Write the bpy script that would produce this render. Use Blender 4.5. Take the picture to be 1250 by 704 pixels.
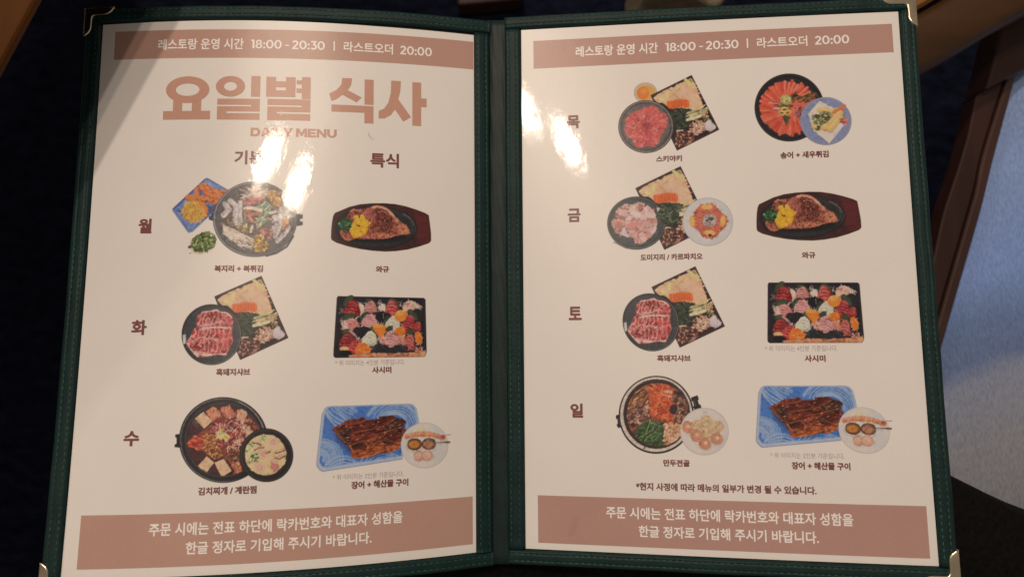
import bpy, math, random
import numpy as np
from mathutils import Vector
from mathutils.geometry import tessellate_polygon

for o in list(bpy.data.objects):
    bpy.data.objects.remove(o)
sc = bpy.context.scene
COL = sc.collection
MM = 0.001
rng = np.random.default_rng(7)

# ------------------------------------------------------------------ camera
cam = bpy.data.cameras.new('camera')
cam.sensor_width = 36.0
cam.lens = 36.0 * 929.58 / 1250.0
cam.clip_start = 0.01
cam.clip_end = 50
cam_o = bpy.data.objects.new('camera', cam)
COL.objects.link(cam_o)
CAM = np.array([0.9307, -26.493, 431.342])
cam_o.location = CAM * MM
cam_o.rotation_euler = (0.064231, -0.014236, -0.007790)
cam.dof.use_dof = True
cam.dof.focus_distance = 0.425
cam.dof.aperture_fstop = 8.0
sc.camera = cam_o

# ------------------------------------------------------------------ light
world = bpy.data.worlds.new('World')
sc.world = world
world.use_nodes = True
bg = world.node_tree.nodes['Background']
bg.inputs['Color'].default_value = (1.0, 0.825, 0.665, 1)
bg.inputs['Strength'].default_value = 0.275


def lamp(name, loc, target, radius, power, col):
    l = bpy.data.lights.new(name, 'AREA')
    l.shape = 'DISK'
    l.size = 2 * radius
    l.energy = power
    l.color = col
    o = bpy.data.objects.new(name, l)
    COL.objects.link(o)
    o.location = Vector(loc) * MM
    d = Vector(target) * MM - o.location
    o.rotation_euler = d.to_track_quat('-Z', 'Y').to_euler()
    return o


WARM = (1.0, 0.805, 0.63)
lamp('ceiling_lamp', (-309, 573, 1500), (0, 0, 0), 0.026, 3.3, WARM)
lamp('ceiling_lamp', (-209, 498, 1500), (0, 0, 0), 0.026, 3.3, WARM)
lamp('ceiling_lamp', (-342, 1146, 1500), (0, 0, 0), 0.03, 11.5, WARM)
lamp('ceiling_lamp', (-1470, 620, 900), (0, 0, 0), 0.05, 3.0, WARM)

sc.view_settings.view_transform = 'Standard'
sc.view_settings.look = 'None'
sc.view_settings.exposure = 0.0
sc.view_settings.gamma = 1.0
sc.render.film_transparent = False

# ------------------------------------------------------------------ page surface (mm)
TH = [np.array([0.3224825763511025, 0.19450717543161725, 0.05213169439736585, -0.0650556809058385]),
      np.array([0.17032134927721, 0.16536381153633997, 0.151597645029663, 0.13321834509264938])]
X0 = [13.4445, 13.4352]
Z0 = [0.0, -0.0894]
TW = [(-13.0925, 1.2599, 0.8487), (-8.4873, 0.3490, 0.3787)]
_ss = np.linspace(-60, 340, 801)


def _prof(th):
    ang = np.interp(_ss, np.linspace(0, 210, 4), th)
    mid = ang[:-1] + np.diff(ang) / 2
    X = np.concatenate([[0], np.cumsum(np.cos(mid) * 0.5)])
    Z = np.concatenate([[0], np.cumsum(np.sin(mid) * 0.5)])
    return X - X[120], Z - Z[120]


PROF = [_prof(t) for t in TH]


def _pt(page, xp, v):
    s = -xp if page == 0 else xp
    X = X0[page] + np.interp(s, _ss, PROF[page][0])
    Z = Z0[page] + np.interp(s, _ss, PROF[page][1])
    a = s / 210.0
    b = v / 148.0
    q = TW[page]
    Z = Z + q[0] * a * b + q[1] * a * b * b + q[2] * b * b
    if page == 0:
        X = -X
    return np.stack([X, v + 0 * X, Z], -1)


def S(page, xp, v, h=0.0):
    """page coordinates (mm, right / up from the page's spine edge) -> world metres, lifted h mm along the normal"""
    xp = np.asarray(xp, float)
    v = np.asarray(v, float)
    P = _pt(page, xp, v)
    du = _pt(page, xp + 0.5, v) - P
    dv = _pt(page, xp, v + 0.5) - P
    n = np.cross(du, dv)
    n /= np.linalg.norm(n, axis=-1, keepdims=True)
    return (P + n * np.asarray(h, float)[..., None]) * MM


# ------------------------------------------------------------------ object helpers
def tag(o, label=None, cat=None, group=None, kind=None):
    if label: o['label'] = label
    if cat: o['category'] = cat
    if group: o['group'] = group
    if kind: o['kind'] = kind
    return o


def empty(name, loc, label, cat, group=None):
    o = bpy.data.objects.new(name, None)
    COL.objects.link(o)
    o.empty_display_size = 0.02
    o.location = loc
    return tag(o, label, cat, group)


ROOT = {}


def wloc(o):
    p = np.zeros(3)
    while o is not None:
        p = p + np.array(o.location)
        o = o.parent
    return p


def mesh(name, V, F, mat, parent=None, loc=None, smooth=True, label=None):
    """V: (n,3) world metres"""
    V = np.asarray(V, float)
    base = wloc(parent) if parent is not None else np.array(loc if loc is not None else (0, 0, 0), float)
    me = bpy.data.meshes.new(name)
    if isinstance(F, np.ndarray):
        k = F.shape[1]
        me.vertices.add(len(V))
        me.vertices.foreach_set('co', (V - base).astype(np.float32).ravel())
        me.loops.add(F.size)
        me.loops.foreach_set('vertex_index', F.astype(np.int32).ravel())
        me.polygons.add(len(F))
        me.polygons.foreach_set('loop_start', np.arange(0, F.size, k, dtype=np.int32))
        me.polygons.foreach_set('loop_total', np.full(len(F), k, np.int32))
        me.update(calc_edges=True)
    else:
        me.from_pydata((V - base).tolist(), [], [list(map(int, f)) for f in F])
        me.update()
    if smooth:
        me.polygons.foreach_set('use_smooth', np.ones(len(me.polygons), bool))
    me.materials.append(mat)
    o = bpy.data.objects.new(name, me)
    COL.objects.link(o)
    if parent is not None:
        o.parent = parent
    elif loc is not None:
        o.location = loc
    if label: o['label'] = label
    return o


def grid_faces(nu, nv):
    i = np.arange(nu - 1)[:, None] * nv + np.arange(nv - 1)[None, :]
    i = i.ravel()
    return np.stack([i, i + nv, i + nv + 1, i + 1], 1)


class Geo:
    def __init__(s):
        s.V = []; s.F = []

    def add(s, V, F):
        b = len(s.V)
        s.V += [tuple(v) for v in V]
        s.F += [tuple(int(i) + b for i in f) for f in F]

    def box(s, c, d, rz=0.0):
        x, y, z = (k / 2 for k in d)
        cs, sn = math.cos(rz), math.sin(rz)
        P = []
        for sz in (-1, 1):
            for sx, sy in ((-1, -1), (1, -1), (1, 1), (-1, 1)):
                px, py = sx * x, sy * y
                P.append((c[0] + px * cs - py * sn, c[1] + px * sn + py * cs, c[2] + sz * z))
        s.add(P, [(3, 2, 1, 0), (4, 5, 6, 7), (0, 1, 5, 4), (1, 2, 6, 5), (2, 3, 7, 6), (3, 0, 4, 7)])

    def prism(s, pts, z0, z1):
        n = len(pts)
        area = sum(pts[i][0] * pts[(i + 1) % n][1] - pts[(i + 1) % n][0] * pts[i][1] for i in range(n))
        if area < 0: pts = pts[::-1]
        P = [(x, y, z0) for x, y in pts] + [(x, y, z1) for x, y in pts]
        F = [tuple(range(n))[::-1], tuple(range(n, 2 * n))]
        for i in range(n):
            j = (i + 1) % n
            F.append((i, j, n + j, n + i))
        s.add(P, F)

    def build(s, name, mat, parent=None, loc=None, bevel=0, label=None, smooth=False):
        o = mesh(name, np.array(s.V) * MM, s.F, mat, parent, loc, smooth, label)
        if bevel:
            m = o.modifiers.new('bevel', 'BEVEL')
            m.width = bevel * MM
            m.segments = 3
            m.limit_method = 'ANGLE'
            m.harden_normals = False
        return o


# ------------------------------------------------------------------ materials
def lin(c):
    c = np.asarray(c, float) / 255.0
    return np.where(c <= 0.04045, c / 12.92, ((c + 0.055) / 1.055) ** 2.4)


PAPER_SEEN = lin((203, 184, 163))
PAPER = np.array([0.755, 0.742, 0.745])


def ink(c):
    """a printed colour as the photo shows it next to the paper -> base colour"""
    return np.clip(lin(c) / PAPER_SEEN * PAPER, 0.004, 0.86)


def nn(nt, t, **kw):
    n = nt.nodes.new(t)
    for k, v in kw.items():
        setattr(n, k, v)
    return n


FILM = {}


def film_group():
    """clear plastic sleeve over the print: a slightly wavy dielectric gloss, smeared along the page's height"""
    g = bpy.data.node_groups.new('clear_film', 'ShaderNodeTree')
    g.interface.new_socket('Shader', in_out='INPUT', socket_type='NodeSocketShader')
    g.interface.new_socket('Tangent', in_out='INPUT', socket_type='NodeSocketVector')
    g.interface.new_socket('Bulge', in_out='INPUT', socket_type='NodeSocketVector')
    g.interface.new_socket('Shader', in_out='OUTPUT', socket_type='NodeSocketShader')
    gi = nn(g, 'NodeGroupInput'); go = nn(g, 'NodeGroupOutput')
    geo = nn(g, 'ShaderNodeNewGeometry')
    mp = nn(g, 'ShaderNodeMapping'); mp.inputs['Scale'].default_value = (1, 0.45, 0.2)
    g.links.new(geo.outputs['Position'], mp.inputs['Vector'])
    n1 = nn(g, 'ShaderNodeTexNoise'); n1.inputs['Scale'].default_value = 45; n1.inputs['Detail'].default_value = 1.0
    n2 = nn(g, 'ShaderNodeTexNoise'); n2.inputs['Scale'].default_value = 900; n2.inputs['Detail'].default_value = 3.0
    g.links.new(mp.outputs[0], n1.inputs['Vector']); g.links.new(geo.outputs['Position'], n2.inputs['Vector'])
    nadd = nn(g, 'ShaderNodeVectorMath', operation='ADD'); g.links.new(geo.outputs['Normal'], nadd.inputs[0]); g.links.new(gi.outputs['Bulge'], nadd.inputs[1])
    nrmz = nn(g, 'ShaderNodeVectorMath', operation='NORMALIZE'); g.links.new(nadd.outputs[0], nrmz.inputs[0])
    b1 = nn(g, 'ShaderNodeBump'); b1.inputs['Distance'].default_value = 0.00007; b1.inputs['Strength'].default_value = 1
    b2 = nn(g, 'ShaderNodeBump'); b2.inputs['Distance'].default_value = 0.000009; b2.inputs['Strength'].default_value = 1
    g.links.new(nrmz.outputs[0], b1.inputs['Normal'])
    g.links.new(n1.outputs[0], b1.inputs['Height']); g.links.new(n2.outputs[0], b2.inputs['Height'])
    
    n4 = nn(g, 'ShaderNodeTexNoise'); n4.inputs['Scale'].default_value = 170; n4.inputs['Detail'].default_value = 2.0
    g.links.new(geo.outputs['Position'], n4.inputs['Vector'])
    b4 = nn(g, 'ShaderNodeBump'); b4.inputs['Distance'].default_value = 0.000032; b4.inputs['Strength'].default_value = 1
    g.links.new(n4.outputs[0], b4.inputs['Height']); g.links.new(b1.outputs[0], b4.inputs['Normal'])
    g.links.new(b4.outputs[0], b2.inputs['Normal'])
    fr = nn(g, 'ShaderNodeFresnel'); fr.inputs['IOR'].default_value = 1.5
    g1 = nn(g, 'ShaderNodeBsdfAnisotropic'); g1.distribution = 'BECKMANN'; g1.inputs['Roughness'].default_value = 0.054
    g1.inputs['Anisotropy'].default_value = 0.72
    g2 = nn(g, 'ShaderNodeBsdfAnisotropic'); g2.inputs['Roughness'].default_value = 0.31
    g2.inputs['Anisotropy'].default_value = 0.35
    for a in (g1, g2):
        g.links.new(gi.outputs['Tangent'], a.inputs['Tangent'])
        g.links.new(b2.outputs[0], a.inputs['Normal'])
    mg = nn(g, 'ShaderNodeMixShader'); mg.inputs[0].default_value = 0.62
    g.links.new(g1.outputs[0], mg.inputs[1]); g.links.new(g2.outputs[0], mg.inputs[2])
    mx = nn(g, 'ShaderNodeMixShader')
    g.links.new(fr.outputs[0], mx.inputs[0]); g.links.new(gi.outputs['Shader'], mx.inputs[1]); g.links.new(mg.outputs[0], mx.inputs[2])
    g.links.new(mx.outputs[0], go.inputs[0])
    return g


FILM_G = film_group()
BULGE = [(0.0, 0.014, 0), (0.020, 0.004, 0)]
RIPPLE = [0.034, 0.0]      # the left sleeve stands off the sheet in a shallow vertical ripple
TANG = [(1, -0.10, 0), (1, 0.26, 0)]


def print_mat(name, page, color=None, attr=False, mottle=0.06):
    m = bpy.data.materials.new(name); m.use_nodes = True
    nt = m.node_tree; nt.nodes.clear()
    out = nn(nt, 'ShaderNodeOutputMaterial')
    p = nn(nt, 'ShaderNodeBsdfPrincipled')
    p.inputs['Roughness'].default_value = 0.7
    p.inputs['Specular IOR Level'].default_value = 0.0
    geo = nn(nt, 'ShaderNodeNewGeometry')
    noi = nn(nt, 'ShaderNodeTexNoise'); noi.inputs['Scale'].default_value = 900; noi.inputs['Detail'].default_value = 4
    no2 = nn(nt, 'ShaderNodeTexNoise'); no2.inputs['Scale'].default_value = 30; no2.inputs['Detail'].default_value = 3
    nt.links.new(geo.outputs['Position'], noi.inputs['Vector']); nt.links.new(geo.outputs['Position'], no2.inputs['Vector'])
    add = nn(nt, 'ShaderNodeMath', operation='ADD')
    nt.links.new(noi.outputs[0], add.inputs[0]); nt.links.new(no2.outputs[0], add.inputs[1])
    mr = nn(nt, 'ShaderNodeMapRange')
    mr.inputs['From Min'].default_value = 0.6; mr.inputs['From Max'].default_value = 1.4
    mr.inputs['To Min'].default_value = 1 - mottle; mr.inputs['To Max'].default_value = 1 + mottle
    nt.links.new(add.outputs[0], mr.inputs['Value'])
    mul = nn(nt, 'ShaderNodeMix', data_type='RGBA', blend_type='MULTIPLY')
    mul.inputs['Factor'].default_value = 1.0
    if attr:
        at = nn(nt, 'ShaderNodeAttribute', attribute_name='print')
        nt.links.new(at.outputs['Color'], mul.inputs['A'])
    else:
        mul.inputs['A'].default_value = (*color, 1)
    nt.links.new(mr.outputs[0], mul.inputs['B'])
    nt.links.new(mul.outputs['Result'], p.inputs['Base Color'])
    tv = nn(nt, 'ShaderNodeCombineXYZ')
    for i in range(3): tv.inputs[i].default_value = TANG[page][i]
    fg = nn(nt, 'ShaderNodeGroup'); fg.node_tree = FILM_G
    nt.links.new(p.outputs[0], fg.inputs[0]); nt.links.new(tv.outputs[0], fg.inputs[1])
    bv = nn(nt, 'ShaderNodeCombineXYZ')
    for i in range(3): bv.inputs[i].default_value = BULGE[page][i]
    if RIPPLE[page]:
        sp = nn(nt, 'ShaderNodeSeparateXYZ'); nt.links.new(geo.outputs['Position'], sp.inputs[0])
        rp = nn(nt, 'ShaderNodeMapRange'); rp.interpolation_type = 'SMOOTHSTEP'
        rp.inputs['From Min'].default_value = -0.142; rp.inputs['From Max'].default_value = -0.092
        rp.inputs['To Min'].default_value = RIPPLE[page]; rp.inputs['To Max'].default_value = -RIPPLE[page]
        nt.links.new(sp.outputs['X'], rp.inputs['Value']); nt.links.new(rp.outputs[0], bv.inputs[0])
    nt.links.new(bv.outputs[0], fg.inputs[2])
    last = fg.outputs[0]
    if attr:
        tr = nn(nt, 'ShaderNodeBsdfTransparent')
        mx = nn(nt, 'ShaderNodeMixShader')
        nt.links.new(at.outputs['Alpha'], mx.inputs[0]); nt.links.new(tr.outputs[0], mx.inputs[1]); nt.links.new(last, mx.inputs[2])
        last = mx.outputs[0]
    nt.links.new(last, out.inputs['Surface'])
    return m


def noise_mat(name, c1, c2, scale=40, detail=5, rough=0.6, stretch=(1, 1, 1), rot=0.0, bump=0.0, bscale=None, metal=0.0, spec=0.5,
              bstretch=(1, 1, 1), lo=0.3, hi=0.7):
    m = bpy.data.materials.new(name); m.use_nodes = True
    nt = m.node_tree; p = nt.nodes['Principled BSDF']
    geo = nn(nt, 'ShaderNodeNewGeometry')
    mp = nn(nt, 'ShaderNodeMapping'); mp.inputs['Scale'].default_value = stretch; mp.inputs['Rotation'].default_value = (0, 0, rot)
    nt.links.new(geo.outputs['Position'], mp.inputs['Vector'])
    n = nn(nt, 'ShaderNodeTexNoise'); n.inputs['Scale'].default_value = scale; n.inputs['Detail'].default_value = detail
    nt.links.new(mp.outputs[0], n.inputs['Vector'])
    r = nn(nt, 'ShaderNodeValToRGB')
    r.color_ramp.elements[0].position = lo; r.color_ramp.elements[0].color = (*c1, 1)
    r.color_ramp.elements[1].position = hi; r.color_ramp.elements[1].color = (*c2, 1)
    nt.links.new(n.outputs[0], r.inputs[0]); nt.links.new(r.outputs[0], p.inputs['Base Color'])
    p.inputs['Roughness'].default_value = rough
    p.inputs['Metallic'].default_value = metal
    p.inputs['Specular IOR Level'].default_value = spec
    if bump:
        mp2 = nn(nt, 'ShaderNodeMapping'); mp2.inputs['Scale'].default_value = bstretch
        nt.links.new(geo.outputs['Position'], mp2.inputs['Vector'])
        n2 = nn(nt, 'ShaderNodeTexNoise'); n2.inputs['Scale'].default_value = bscale or scale * 4; n2.inputs['Detail'].default_value = 4
        nt.links.new(mp2.outputs[0], n2.inputs['Vector'])
        b = nn(nt, 'ShaderNodeBump'); b.inputs['Distance'].default_value = bump; b.inputs['Strength'].default_value = 1
        nt.links.new(n2.outputs[0], b.inputs['Height']); nt.links.new(b.outputs[0], p.inputs['Normal'])
    return m


M_LEATHER = noise_mat('green_leather', (0.0022, 0.0165, 0.0175), (0.0055, 0.0265, 0.0265), 90, 8, 0.47, bump=0.00026, bscale=1400, spec=0.22)
M_SPINE = noise_mat('green_spine_leather', (0.0040, 0.0150, 0.0165), (0.0075, 0.0225, 0.0235), 120, 6, 0.5, bump=0.00016, bscale=1300, spec=0.28)
M_THREAD = noise_mat('teal_thread', (0.030, 0.092, 0.084), (0.046, 0.128, 0.114), 800, 2, 0.75, spec=0.2)
M_BOARD = noise_mat('black_board', (0.004, 0.006, 0.007), (0.007, 0.009, 0.010), 200, 3, 0.6, spec=0.2)
M_METAL = noise_mat('brass_plated_metal', (0.46, 0.39, 0.28), (0.66, 0.58, 0.44), 90, 6, 0.24, metal=1.0, bump=0.00005, bscale=120)
M_WOOD_TABLE = noise_mat('orange_table_wood', (0.060, 0.019, 0.0015), (0.10, 0.034, 0.004), 60, 8, 0.6, stretch=(1, 0.12, 1), rot=0.45, bump=0.0001, bscale=500, spec=0.12)
M_WOOD_ARM_SHADED = noise_mat('shaded_arm_wood', (0.034, 0.0145, 0.0045), (0.066, 0.028, 0.009), 60, 8, 0.5, stretch=(0.15, 1, 1), rot=-0.5, bump=0.0001, bscale=500, spec=0.3)  # arm wood with the shade of its side face put into the colour
M_WOOD_ARM_LIT = noise_mat('lit_arm_wood', (0.16, 0.070, 0.018), (0.25, 0.115, 0.032), 60, 8, 0.45, stretch=(0.15, 1, 1), rot=-0.5, spec=0.3)  # same arm wood, lighter: lamp light on the top face put into the colour
M_WOOD_DARK = noise_mat('dark_red_wood', (0.024, 0.0095, 0.008), (0.044, 0.017, 0.014), 70, 8, 0.5, stretch=(1, 0.12, 1), rot=0.3, bump=0.0001, bscale=500, spec=0.3)
M_WOOD_RIM = noise_mat('brown_rim_wood', (0.036, 0.0145, 0.012), (0.056, 0.023, 0.019), 70, 8, 0.45, stretch=(1, 0.12, 1), rot=0.3, spec=0.4)
M_CARPET = noise_mat('navy_carpet', (0.0035, 0.0050, 0.013), (0.011, 0.015, 0.034), 55, 10, 0.95, bump=0.004, bscale=260, spec=0.05, stretch=(1, 1.8, 1))
M_CLOTH = noise_mat('black_cloth', (0.0036, 0.0034, 0.0036), (0.0085, 0.008, 0.008), 300, 6, 0.9, bump=0.0004, bscale=900, spec=0.08)
M_BEIGE = noise_mat('beige_fabric', (0.20, 0.16, 0.11), (0.30, 0.25, 0.18), 120, 5, 0.9, bump=0.0005, bscale=700, spec=0.1)


def cushion_mat():
    m = bpy.data.materials.new('blue_grey_upholstery'); m.use_nodes = True
    nt = m.node_tree; p = nt.nodes['Principled BSDF']
    geo = nn(nt, 'ShaderNodeNewGeometry')
    mp = nn(nt, 'ShaderNodeMapping'); mp.inputs['Rotation'].default_value = (0, 0, -0.42); mp.inputs['Scale'].default_value = (1, 1, 0)
    nt.links.new(geo.outputs['Position'], mp.inputs['Vector'])
    # woven-in broad colour bands that bend across the seat
    wn = nn(nt, 'ShaderNodeTexNoise'); wn.inputs['Scale'].default_value = 7; wn.inputs['Detail'].default_value = 2
    nt.links.new(mp.outputs[0], wn.inputs['Vector'])
    sep = nn(nt, 'ShaderNodeSeparateXYZ'); nt.links.new(mp.outputs[0], sep.inputs[0])
    ma = nn(nt, 'ShaderNodeMath', operation='MULTIPLY_ADD'); ma.inputs[1].default_value = 0.05
    nt.links.new(wn.outputs[0], ma.inputs[0]); nt.links.new(sep.outputs['Y'], ma.inputs[2])
    mr = nn(nt, 'ShaderNodeMapRange'); mr.inputs['From Min'].default_value = -0.36; mr.inputs['From Max'].default_value = 0.12
    nt.links.new(ma.outputs[0], mr.inputs['Value'])
    r = nn(nt, 'ShaderNodeValToRGB')
    e = r.color_ramp.elements
    e[0].position = 0.0; e[0].color = (0.267, 0.282, 0.316, 1)
    e[1].position = 1.0; e[1].color = (0.345, 0.450, 0.717, 1)
    for pos, c in ((0.30, (0.300, 0.326, 0.402)), (0.385, (0.279, 0.326, 0.474)), (0.415, (0.155, 0.225, 0.44)), (0.47, (0.158, 0.246, 0.49)), (0.53, (0.234, 0.370, 0.778)), (0.75, (0.262, 0.383, 0.705))):
        k = e.new(pos); k.color = (*c, 1)
    nt.links.new(mr.outputs[0], r.inputs[0])
    fine = nn(nt, 'ShaderNodeTexNoise'); fine.inputs['Scale'].default_value = 700; fine.inputs['Detail'].default_value = 3
    mpf = nn(nt, 'ShaderNodeMapping'); mpf.inputs['Rotation'].default_value = (0, 0, 0.7); mpf.inputs['Scale'].default_value = (1, 0.35, 1)
    nt.links.new(geo.outputs['Position'], mpf.inputs['Vector']); nt.links.new(mpf.outputs[0], fine.inputs['Vector'])
    mr2 = nn(nt, 'ShaderNodeMapRange'); mr2.inputs['From Min'].default_value = 0.3; mr2.inputs['From Max'].default_value = 0.7
    mr2.inputs['To Min'].default_value = 0.85; mr2.inputs['To Max'].default_value = 1.15
    nt.links.new(fine.outputs[0], mr2.inputs['Value'])
    mul = nn(nt, 'ShaderNodeMix', data_type='RGBA', blend_type='MULTIPLY'); mul.inputs['Factor'].default_value = 1
    nt.links.new(r.outputs[0], mul.inputs['A']); nt.links.new(mr2.outputs[0], mul.inputs['B'])
    nt.links.new(mul.outputs['Result'], p.inputs['Base Color'])
    p.inputs['Roughness'].default_value = 0.9; p.inputs['Specular IOR Level'].default_value = 0.1
    b = nn(nt, 'ShaderNodeBump'); b.inputs['Distance'].default_value = 0.0006
    nt.links.new(fine.outputs[0], b.inputs['Height']); nt.links.new(b.outputs[0], p.inputs['Normal'])
    return m


M_CUSHION = cushion_mat()

# ------------------------------------------------------------------ setting
g = Geo()
g.add([(-2500, -2500, -450), (2500, -2500, -450), (2500, 2500, -450), (-2500, 2500, -450)], [(0, 1, 2, 3)])
fl = g.build('carpet_floor', M_CARPET)
tag(fl, 'dark navy carpet floor under the menu', None, None, 'structure')

# table at the upper left: its straight edge shades the menu's upper left corner
d = np.array([14.7, 30.1]); d /= np.linalg.norm(d)
e0 = np.array([-228.1, 100.5]); nrm = np.array([-d[1], d[0]])
tb = empty('wooden_table', (-0.62, 0.33, -0.45), 'orange brown wooden table, its straight edge crossing the top left corner of the picture', 'table')
a = e0 - d * 330; b = e0 + d * 330
g = Geo()
c1, c2 = b + nrm * 760, a + nrm * 760
q4 = [tuple(a), tuple(b), tuple(c1), tuple(c2)]
cc = (a + b + c1 + c2) / 4
low = [tuple(np.array(q) + (cc - np.array(q)) * 0.07) for q in q4]      # under-cut edge
g.add([(x, y, 86) for x, y in q4] + [(x, y, 81) for x, y in q4] + [(x, y, 56) for x, y in low],
      [(0, 1, 2, 3), (11, 10, 9, 8)] + [(i, i + 4, (i + 1) % 4 + 4, (i + 1) % 4) for i in range(4)] + [(i + 4, i + 8, (i + 1) % 4 + 8, (i + 1) % 4 + 4) for i in range(4)])
g.build('tabletop', M_WOOD_TABLE, tb, bevel=2.5)
for ctr in (a * .5 + c2 * .5, b * .5 + c1 * .5):
    ctr = ctr * 0.86 + (a + b + c1 + c2) / 4 * 0.14
    g = Geo(); g.box((ctr[0], ctr[1], -198), (60, 60, 504), math.atan2(d[1], d[0]))
    g.build('leg', M_WOOD_TABLE, tb, bevel=3)

# upholstered chair on the right
ch = empty('upholstered_chair', (0.56, 0.02, -0.45), 'blue grey upholstered wooden chair with dark rails and curved armrest right of the menu', 'chair')


def ribbon(pts, n=40):
    """smooth curve through control points"""
    P = np.array(pts, float); t = np.linspace(0, len(P) - 1, n); out = []
    for u in t:
        i = min(int(u), len(P) - 2); f = u - i
        p0 = P[max(i - 1, 0)]; p1 = P[i]; p2 = P[i + 1]; p3 = P[min(i + 2, len(P) - 1)]
        out.append(0.5 * (2 * p1 + (p2 - p0) * f + (2 * p0 - 5 * p1 + 4 * p2 - p3) * f * f + (3 * p1 - p0 - 3 * p2 + p3) * f ** 3))
    return np.array(out)


edge = ribbon([(405, 200), (396, 168.5), (386, 161.6), (369.3, 107.6), (355.0, 58.7), (330.3, -14.1), (318, -52), (290, -140), (262, -230)][1:], 60)
# seat cushion: domed slab right of the edge
edge = ribbon([(389, 171), (369.3, 107.6), (355.0, 58.7), (330.3, -14.1), (318, -52), (290, -140), (262, -230)], 60)
nu = 44
V = []
for p in edge:
    for k in range(nu):
        t = k / (nu - 1)
        x = p[0] + t * 420
        y = p[1] + t * 165
        z = -140 + 15 * (1 - (1 - min(1, t / 0.05)) ** 2) ** 0.5 + 16 * math.sin(math.pi * min(1, t)) * math.sin(math.pi * (180 - p[1]) / 420)
        V.append((x, y, z))
V = np.array(V) * MM
F = grid_faces(len(edge), nu)
Vb = V.copy(); Vb[:, 2] = -0.16
nV = len(V)
FF = [tuple(f) for f in F] + [tuple(int(i) + nV for i in f[::-1]) for f in F]
n1 = len(edge)
border = [i * nu for i in range(n1)] + [(n1 - 1) * nu + k for k in range(1, nu)] + [i * nu + nu - 1 for i in range(n1 - 2, -1, -1)] + [k for k in range(nu - 2, 0, -1)]
for q in range(len(border)):
    i, j = border[q], border[(q + 1) % len(border)]
    FF.append((i, j, j + nV, i + nV))
mesh('seat_cushion', np.vstack([V, Vb]), FF, M_CUSHION, ch)


def rail(left, right, z0, z1, name, mat, bev):
    n = len(left); g = Geo()
    P = [(x, y, z1) for x, y in left] + [(x, y, z1) for x, y in right] + [(x, y, z0) for x, y in left] + [(x, y, z0) for x, y in right]
    F = []
    for i in range(n - 1):
        F += [(i, i + 1, n + i + 1, n + i)[::-1], (2 * n + i, 2 * n + i + 1, 3 * n + i + 1, 3 * n + i),
              (i, i + 1, 2 * n + i + 1, 2 * n + i), (n + i, n + i + 1, 3 * n + i + 1, 3 * n + i)[::-1]]
    F += [(0, n, 3 * n, 2 * n), (n - 1, 2 * n - 1, 4 * n - 1, 3 * n - 1)[::-1]]
    g.add(P, F)
    return g.build(name, mat, ch, bevel=bev)


L = ribbon([(357.8, 151.1), (350.1, 119.9), (339, 88), (328.3, 58.8), (313, 2), (285, -80), (240, -230)], 40)
Rr = ribbon([(380, 163), (360.5, 108.5), (353, 80), (346.0, 58.7), (321.5, -14), (296, -92), (253, -240)], 40)
rail(L, Rr, -141, -124, 'side_rail', M_WOOD_DARK, 1.5)
L2 = ribbon([(380.6, 163), (361.1, 108.5), (353.6, 80), (346.6, 58.7), (322.1, -14), (296.6, -92), (253.6, -240)], 40)
R2 = ribbon([(388.5, 167), (369.3, 107), (361.5, 80), (354.6, 57.7), (330, -15), (304.5, -93), (261.5, -241)], 40)
rail(L2, R2, -150, -122, 'seat_rim', M_WOOD_RIM, 2)
g = Geo()
g.prism([(374.2, 208), (364.8, 172.4), (358.4, 152.2), (397, 172.4), (560, 240), (560, 345)], -140, -113)
g.build('cross_rail', M_WOOD_DARK, ch, bevel=2)
mid = ribbon([(150, 82), (220, 128), (262, 156), (300, 178), (345, 204), (420, 240), (520, 272)], 50)
tn = np.gradient(mid, axis=0); tn /= np.linalg.norm(tn, axis=1, keepdims=True); nr = np.stack([-tn[:, 1], tn[:, 0]], 1)
# rounded armrest section swept along its curve
sec = [(-19, -12), (-17, -4), (-11, 0), (11, 0), (17, -4), (19, -12), (19, -30), (12, -36), (-12, -36), (-19, -30)]
V = []; F = []
for i, (p, q) in enumerate(zip(mid, nr)):
    for a_, h_ in sec:
        V.append((p[0] + q[0] * a_, p[1] + q[1] * a_, -60 + h_))
m_ = len(sec)
for i in range(len(mid) - 1):
    for k in range(m_):
        F.append((i * m_ + k, i * m_ + (k + 1) % m_, (i + 1) * m_ + (k + 1) % m_, (i + 1) * m_ + k))
F += [tuple(range(m_))[::-1], tuple((len(mid) - 1) * m_ + k for k in range(m_))]
mesh('armrest', np.array(V) * MM, F, M_WOOD_ARM_SHADED, ch)
arm_top_mid = mid + nr * 36  # added slab standing for the armrest's lit top face
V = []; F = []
for i, (p, q) in enumerate(zip(arm_top_mid, nr)):
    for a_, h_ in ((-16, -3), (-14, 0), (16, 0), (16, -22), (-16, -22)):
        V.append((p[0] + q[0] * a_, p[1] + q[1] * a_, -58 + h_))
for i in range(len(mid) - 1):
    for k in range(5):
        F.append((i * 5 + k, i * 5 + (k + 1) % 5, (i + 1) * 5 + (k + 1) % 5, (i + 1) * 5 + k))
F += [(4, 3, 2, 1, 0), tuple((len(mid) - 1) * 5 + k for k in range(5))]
mesh('lit_arm_top', np.array(V) * MM, F, M_WOOD_ARM_LIT, ch, smooth=False)
g = Geo(); g.box((500, 266, -120), (44, 44, 50), 0.3); g.build('arm_post', M_WOOD_ARM_SHADED, ch, bevel=3)
for x, y in ((640, 40), (640, 210), (780, 60), (780, 240)):
    g = Geo(); g.box((x, y, -306), (40, 40, 288), 0.3); g.build('leg', M_WOOD_DARK, ch, bevel=3)

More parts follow.
